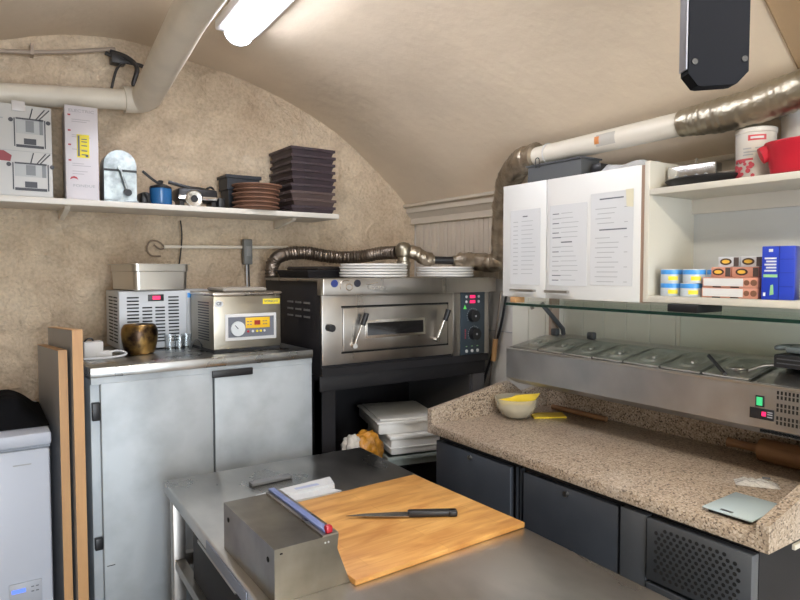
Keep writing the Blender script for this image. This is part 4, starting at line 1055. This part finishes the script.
for k in range(40):
    y = .862-k*.0098; m.box(RX+.010, RX+.022, y-.003, y+.003, 1.154, 1.1648)
m.build('underside_slots', DARKHOLE, t)
m = MB()
for y in (1.83, 1.64): m.box(2.02, 2.045, y-.016, y+.016, RB, RB+.030, bev=.006)
m.build('rear_clip', DGREY2, t)
# pan lids
def lidmesh(w2):
    m = MB(); a, b2 = .091, w2/2-.003
    m.box(-a, a, -b2, b2, 0, .004, bev=.002)
    def f(u, v):
        x = -a+.004+u*(2*a-.008); y = -b2+.004+v*(2*b2-.008)
        e = min(1, min(u, 1-u)*11)*min(1, min(v, 1-v)*8)
        ee = e*e*(3-2*e)
        q = ((x+.01)/.042)**2+(y/.036)**2
        ring = math.exp(-((q-1)/.45)**2)
        return (x, y, .0068-.0035*ee+.0070*ring*ee + .0085*math.exp(-((x-.066)/.010)**2-(y/.038)**4)*ee)
    m.grid(f, 48, 34)
    m.box(-a-.003, -a+.010, -b2, b2, .0, .0075, bev=.003)
    m.box(-.022, .002, -.006, .006, .002, .013, bev=.004)
    return m
L0 = None; bys = [1.838, 1.706, 1.576, 1.447, 1.318, 1.180, 1.042, .897]
for k in range(7):
    yc = (bys[k]+bys[k+1])/2; wd = bys[k]-bys[k+1]
    lab = 'steel pan lid on the topping rail, ' + ['first from the left end', 'second from the left end', 'third from the left end', 'fourth from the left end', 'fifth from the left end', 'sixth from the left, holding the black tongs', 'rightmost, below the ladle'][k]
    if L0 is None: L0 = lidmesh(.131).build('pan_lid', LIDS, loc=(1.886, yc, rz_(1.886)+.0005), rot=(0, -math.atan2(RB-RT, .18), 0)); tag(L0, lab, 'lid', 'pan lids in the topping rail')
    else:
        q = L0.copy(); COL.objects.link(q); q.location = (1.886, yc, rz_(1.886)+.0005); q.scale = (1, wd/.131, 1); q['label'] = lab
# utensils
m = MB(); m.tube([(1.788, .965, RT+.012), (1.80, .981, RT+.018), (1.842, 1.046, RT+.052)], .0055, n=10, sub=1)
tag(m.build('tong_handle', BLACK), 'black utensil handle sticking out over the sixth pan lid', 'utensil')
t = thing('ladle', 'thin steel spoon with a wavy handle across the right end of the rail', 'spoon', (0, 0, RT+.0035))
MB().tube([(1.845, .93, .018), (1.89, .905, .032), (1.93, .87, .036), (1.95, .845, .042), (1.955, .815, .044)], .005, n=10).build('handle', STEEL, t)
m = MB(); m.lathe([(0, 0), (.012, .002), (.024, .010), (.0235, .0115), (.012, .004), (0, .0022)], 24, c=(1.826, .948, .014)); m.build('spoon_bowl', STEEL, t)
t = thing('kitchen_tool', 'black slotted kitchen tool with grey handle at the right end of the rail', 'kitchen tool', (1.945, .800, RB+.0005))
B(-.07, .09, -.12, .075, 0, .038, bev=.005).build('base', BLACK, t)
m = MB()
for z in (.012, .024): m.box(-.072, -.068, -.11, .065, z, z+.003)
m.build('slots', DGREY2, t)
m = MB(); m.box(-.05, .06, -.12, .055, .042, .060, bev=.007); m.tube([(-.03, .05, .055), (-.03, .085, .052), (.03, .085, .052), (.03, .05, .055)], .007, n=10); m.build('handle', mat('grey_grip', (.12, .14, .15), .4), t)
m = MB(); m.box(-.02, .02, -.03, .0, .036, .044); m.build('hinge', BLACK, t)
# glass shelf over the rail
t = RAIL
B(1.768, 2.10, .32, 1.858, 1.464, 1.472).build('glass_pane', CLEARG, t)
m = B(1.764, 1.768, .32, 1.858, 1.463, 1.473); m.build('polished_edge', GREENG, t)
for y in (1.84, .36):
    m = MB(); m.tube([(2.095, y, 1.326), (2.09, y, 1.35), (1.96, y, 1.462)], .010, n=10, sub=1); m.build('stay', DGREY2, t)
    m = MB(); m.tube([(1.90, y, 1.462), (1.90, y, 1.452), (1.90, y-.006, 1.444)], .008, n=10, sub=1); m.build('clamp_knob', HS, t)
m = MB(); m.box(1.79, 1.93, 1.055, 1.155, 1.4725, 1.4975, bev=.003)
tag(m.build('black_box', BLACK), 'flat black box on the glass shelf under the open shelf unit', 'box')
m = MB(); m.box(1.79, 1.84, 1.85, 1.885, 1.4725, 1.4955, bev=.003); 
tag(m.build('wood_block', EDGEW, loc=(0, -.03, 0)), 'small wooden block wedged under the left end of the wall cabinet', 'wood block')
# rods leaning on the right wall
t = thing('steel_rod', 'thin steel rod with a wooden grip leaning in the gap beside the oven', 'rod')
MB().tube([(2.100, 2.235, 1.50), (2.105, 2.275, 1.30), (2.115, 2.335, 1.0), (2.12, 2.40, .62)], .006, n=10).build('rod', HS, t)
MB().tube([(2.107, 2.282, 1.265), (2.1105, 2.300, 1.155)], .013, n=14, sub=1).build('grip', EDGEW, t)
m = MB(); m.tube([(2.118, 2.215, 1.50), (2.122, 2.27, 1.30), (2.125, 2.39, 1.02), (2.13, 2.46, .7)], .0065, n=8)
tag(m.build('black_cable', BLACK), 'black cable hanging behind the wooden grip beside the oven', 'cable')
B(2.05, 2.10, 1.868, 1.884, 1.12, 1.49, bev=.002).build('post', mat('pinkish_wood', (.45, .34, .27), .5), None)
o = bpy.data.objects['post']; o.name = 'wall_batten'; tag(o, 'narrow pinkish wooden batten at the left end of the topping rail', 'batten')

# things on the worktop
t = thing('flour_bowl', 'small transparent bowl with flour at the left end of the granite worktop', 'bowl', (1.812, 1.835, CZ))
t.scale = (1.10, 1.10, 1.12)
MB().lathe([(0, 0), (.034, 0), (.055, .012), (.074, .042), (.081, .075), (.079, .075), (.072, .043), (.053, .015), (.033, .004), (0, .004)], 36).build('bowl_body', BOWLG, t)
MB().lathe([(0, .0045), (.033, .0045), (.052, .0155), (.066, .036), (.03, .042), (0, .045)], 30).build('flour', mat('flour', (.60, .52, .36), .9), t)
m = MB(); m.prism([(-.058, .046), (.062, .050), (.095, .098), (.0, .088), (-.020, .078), (-.070, .068)], 'Y', -.030, -.026)
m.xf(Matrix.Rotation(R(-42), 4, 'Z'))
tag(m.build('dough_scraper', YEL, loc=(1.812, 1.838, CZ+.010)), 'yellow plastic dough scraper standing in the small bowl', 'scraper')
m = MB(); m.prism([(-.07, -.038), (.065, -.036), (.07, .04), (-.03, .045), (-.07, .012)], 'Z', 0, .007)
tag(m.build('dough_scraper', YEL, loc=(1.935, 1.775, CZ), rz=R(-30)), 'yellow plastic dough scraper lying flat beside the small bowl', 'scraper')
def pin(name, lab, x, y0, y1, r, hr, hl):
    t = thing(name, lab, 'rolling pin', (x, (y0+y1)/2, CZ+r)); h = (y1-y0)/2
    MB().cyl((0, -h, 0), (0, h, 0), r, n=24).build('roller', ROLLW, t)
    if hl:
        for s in (-1, 1): MB().tube([(0, s*h, 0), (0, s*(h+hl*.4), 0), (0, s*(h+hl), 0)], lambda q: hr*(1-.25*math.cos(q*6.28)), n=14).build('handle', ROLLW, t)
    return t
pin('rolling_pin', 'thick wooden rolling pin lying under the right end of the topping rail', 2.045, .72, .985, .037, .016, .10) if False else None
t = thing('rolling_pin', 'thick wooden rolling pin lying under the right end of the topping rail', 'rolling pin', (2.040, .850, CZ+.036))
MB().cyl((0, -.125, 0), (0, .13, 0), .036, n=28).build('roller', ROLLW, t)
MB().tube([(0, .13, 0), (0, .16, 0), (0, .21, 0), (0, .235, 0)], lambda q: .017-.004*math.sin(q*3.14), n=14).build('handle', ROLLW, t)
m = MB(); m.cyl((0, -.14, 0), (0, .14, 0), .011, n=16)
tag(m.build('thin_rolling_pin', ROLLW, loc=(2.055, 1.72, CZ+.011)), 'thin wooden rolling pin lying behind the small bowl under the rail', 'rolling pin')
t = thing('kitchen_scale', 'pale blue glass kitchen scale by the right end of the worktop', 'scale', (1.573, .795, CZ), R(2))
B(-.085, .085, -.060, .060, .009, .013, bev=.0015).build('glass_top', SCALEG, t)
B(-.075, .075, -.05, .05, 0, .009, bev=.002).build('base', BLACK, t)
B(-.074, -.064, -.008, .022, .0128, .0134).build('display', DGREY2, t)
t = thing('film_packet', 'small crumpled clear packet lying behind the kitchen scale', 'packet', (1.80, .875, CZ), R(35))
def pk(u, v):
    x = -.03+u*.06; y = -.055+v*.11; e = min(1, min(u, 1-u)*5)*min(1, min(v, 1-v)*5)
    return (x, y, .001+e*(.008+.010*abs(mnoise.noise(Vector((x*50, y*50, 2))))))
m = MB(); m.grid(pk, 16, 26); m.build('wrapper', mat('packet_film', (.58, .56, .52), .2, bump=.01, bs=60), t)
m = MB(); m.box(.004, .016, -.035, -.015, .0165, .0185); m.build('dark_print', INK, t)

# ------------------------------------------------------------------ containers and bag under the oven
SH = .7205
t = thing('storage_crate', 'grey-green shallow crate lowest of the white stack under the oven', 'crate', (1.70, 2.47, SH), R(-12))
tub(MB(), -.165, .165, -.195, .195, 0, .045, .012, .012).build('crate_body', TRAYG, t)
t = thing('food_container', 'white lidded food container in the middle of the stack under the oven', 'container', (1.705, 2.47, SH+.0455), R(-13))
m = B(-.145, .145, -.175, .175, 0, .072, bev=.010); m.box(-.149, .149, -.179, .179, .030, .036, bev=.002); m.build('container_body', PLASTW, t)
B(-.153, .153, -.184, .184, .072, .090, bev=.005).build('lid', PLASTW, t)
t = thing('food_container', 'white lidded food container on top of the stack under the oven', 'container', (1.685, 2.515, SH+.1360), R(-17))
m = B(-.152, .152, -.195, .195, 0, .052, bev=.010); m.build('container_body', PLASTW, t)
m = B(-.160, .160, -.203, .203, .050, .060, bev=.004); m.box(-.14, .14, -.18, .18, .060, .068, bev=.004); m.box(-.03, .03, -.208, -.202, .045, .062, bev=.002); m.build('lid', PLASTW, t)
def blob(cx, cy, cz, rx, ry, rz_, seed, amp=.25):
    m = MB()
    def f(u, v):
        a = u*6.2832; b2 = v*3.14159
        d = Vector((math.cos(a)*math.sin(b2), math.sin(a)*math.sin(b2), -math.cos(b2)))
        k = 1+amp*mnoise.noise(d*3+Vector((seed, 0, 0)))
        z = cz+max(-rz_*.8, d.z*rz_*k)
        return (cx+d.x*rx*k, cy+d.y*ry*k, z)
    m.grid(f, 40, 24); return m
t = thing('snack_bag', 'amber and white crumpled plastic bag left of the containers under the oven', 'bag', (1.385, 2.375, SH))
blob(.025, -.01, .080, .085, .06, .085, 2.2, .30).build('amber_body', AMBER, t)
blob(-.045, -.015, .095, .050, .045, .065, 6.2, .30).build('white_label', BAGW, t)

# ------------------------------------------------------------------ steel work table
TA = R(0); TX0, TX1, TY0, TY1, TZ = .470, 1.222, .30, 2.15, .90
t = thing('work_table', 'stainless steel work table in the foreground', 'work table')
t.matrix_world = Matrix.Translation((.47, 1.2, 0)) @ Matrix.Rotation(R(-1.5), 4, 'Z') @ Matrix.Translation((-.47, -1.2, 0))
m = MB(); m.box(TX0, TX1, TY0, TY1, TZ-.040, TZ, bev=.006, seg=3); m.build('tabletop', STEELT, t)
for x in (TX0+.035, TX1-.035):
    for y in (TY0+.04, TY1-.045):
        l = B(x-.02, x+.02, y-.02, y+.02, .03, TZ-.04, bev=.003).build('leg', STEEL, t)
        MB().cyl((x, y, 0), (x, y, .03), .018).build('foot', BLACK, l)
m = MB(); m.box(TX0+.055, TX1-.055, TY1-.06, TY1-.03, .62, .66); m.box(TX0+.02, TX0+.05, TY0+.06, TY1-.07, .62, .65); m.box(TX1-.05, TX1-.02, TY0+.06, TY1-.07, .62, .65); m.build('cross_rail', STEEL, t)
B(TX0+.03, TX1-.03, TY0+.04, TY1-.04, .25, .27).build('undershelf', STEEL, t)
B(TX0+.055, 1.10, .80, TY1-.20, .2705, .855, bev=.003).build('drawer_box', BLACKM, t)
for y0, y1 in ((.83, 1.36), (1.38, 1.93)):
    d = B(TX0+.040, TX0+.056, y0, y1, .56, .84, bev=.003).build('drawer', mat('drawer_black', (.014, .014, .016), .6, spec=.3), t)
    B(TX0+.028, TX0+.040, y0+.1, y1-.1, .80, .812, bev=.002).build('handle', HS, d)
B(TX0-.0035, TX0-.0005, 1.30, 1.62, TZ-.037, TZ-.006, bev=.0008).build('edge_strip', mat('blue_grey_strip', (.20, .23, .30), .4), t)
# cutting board
t = thing('cutting_board', 'large wooden cutting board on the steel work table', 'cutting board', (.940, 1.440, TZ+.0005), R(2))
B(-.272, .272, -.250, .250, 0, .014, bev=.002).build('board', BWOOD, t)
t = thing('chef_knife', 'long kitchen knife with black handle lying on the cutting board', 'knife', (.962, 1.418, TZ+.0150), R(-30))
m = MB()
pts = [(-.155, .0), (-.10, .012), (-.02, .017), (.02, .017), (.02, -.014), (-.02, -.014), (-.09, -.009)]
m.prism(pts, 'Z', .0055, .0075); m.build('blade', mat('knife_steel', (.45, .44, .43), .25, 1), t)
m = MB(); m.box(.016, .150, -.012, .012, 0, .018, bev=.006, seg=3); m.box(.13, .156, -.015, .012, 0, .018, bev=.006, seg=3); m.build('handle', BLACK, t)
# box on table (wrap film dispenser)
t = thing('film_dispenser', 'stainless steel box dispenser with a blue and red cutter slide', 'dispenser', (.497, 1.205, TZ+.0005), R(0))
dS = mat('dispenser_steel', (.29, .28, .255), .30, 1, vs=9, var=.22, detail=9)
m = MB(); m.prism([(0, 0), (.180, 0), (.148, .085), (.152, .118), (0, .118)], 'Y', 0, .325); m.build('housing', dS, t)
m = MB(); m.box(.112, .150, -.001, .326, .1182, .1222); m.build('front_lip', STEEL, t)
MB().box(.120, .137, .01, .33, .1224, .129, bev=.002).build('slide_rail', BLUEG, t)
B(.122, .138, .000, .016, .1224, .139, bev=.004).build('red_slider', RED, t)
m = MB()
for y, z in ((.035, .085), (.29, .085)): m.cyl((-.0012, y, z), (.001, y, z), .006, n=12)
m.box(.012, .018, -.001, .001, .105, .108)
m.build('rivet_hole', DARKHOLE, t)
m = MB()
for x in (.118, .126): m.cyl((x, -.0015, .105), (x, .001, .105), .0022, n=8)
m.build('rivet', PAPER, t)
# papers behind the board
t = thing('label_sleeve', 'white printed card sleeve lying behind the cutting board', 'card', (0, 0, TZ+.0005), 0)
m = MB(); m.prism([(.655, 1.700), (.925, 1.700), (.905, 1.745), (.665, 1.745)], 'Z', .0, .014); m.prism([(.66, 1.745), (.925, 1.745), (.945, 1.815), (.68, 1.79)], 'Z', .0, .022); m.build('card', PAPER, t)
m = MB(); m.box(.70, .735, 1.712, 1.728, .0141, .0150); m.build('black_print', INK, t)
m = MB(); m.box(.80, .88, 1.762, 1.778, .0221, .0228); m.build('pale_blue_print', mat('pale_blue_ink', (.38, .43, .60), .6), t)
m = B(-.072, .072, -.016, .016, 0, .010, bev=.002)
tag(m.build('sharpening_stone', mat('grey_rubber', (.17, .175, .18), .6), loc=(.79, 1.94, TZ+.0005), rz=R(3)), 'grey flat bar lying near the far edge of the work table', 'bar')

# ------------------------------------------------------------------ dark slab hanging from the vault
t = thing('hanging_device', 'black narrow slab with chamfered lower corners hanging from the vault', 'hanging device', (.878, .50, 0), R(-34))
m = MB(); a, z0 = .0425, 1.860
m.prism([(-a, 2.36), (-a, z0+.018), (-a+.014, z0+.001), (-a+.020, z0), (a-.022, z0+.003), (a-.016, z0+.004), (a, z0+.021), (a, 2.36)], 'Y', -.012, .012)
m.build('shell', mat('black_shell', (.008, .009, .013), .75, spec=.12), t)
m = MB(); m.box(-a-.003, -a, -.010, .012, z0+.024, 2.36, bev=.001); m.build('side_strip', mat('grey_strip', (.35, .36, .42), .4), t)
m = MB()
for x, z in ((-.034, z0+.034), (.036, z0+.038)): m.cyl((x, -.0135, z), (x, -.011, z), .0042, n=12)
m.build('screw', BLACK, t)
m = MB(); m.cyl((0, 0, 2.36), (0, 0, 2.60), .010, n=10); m.build('drop_rod', DGREY2, t)
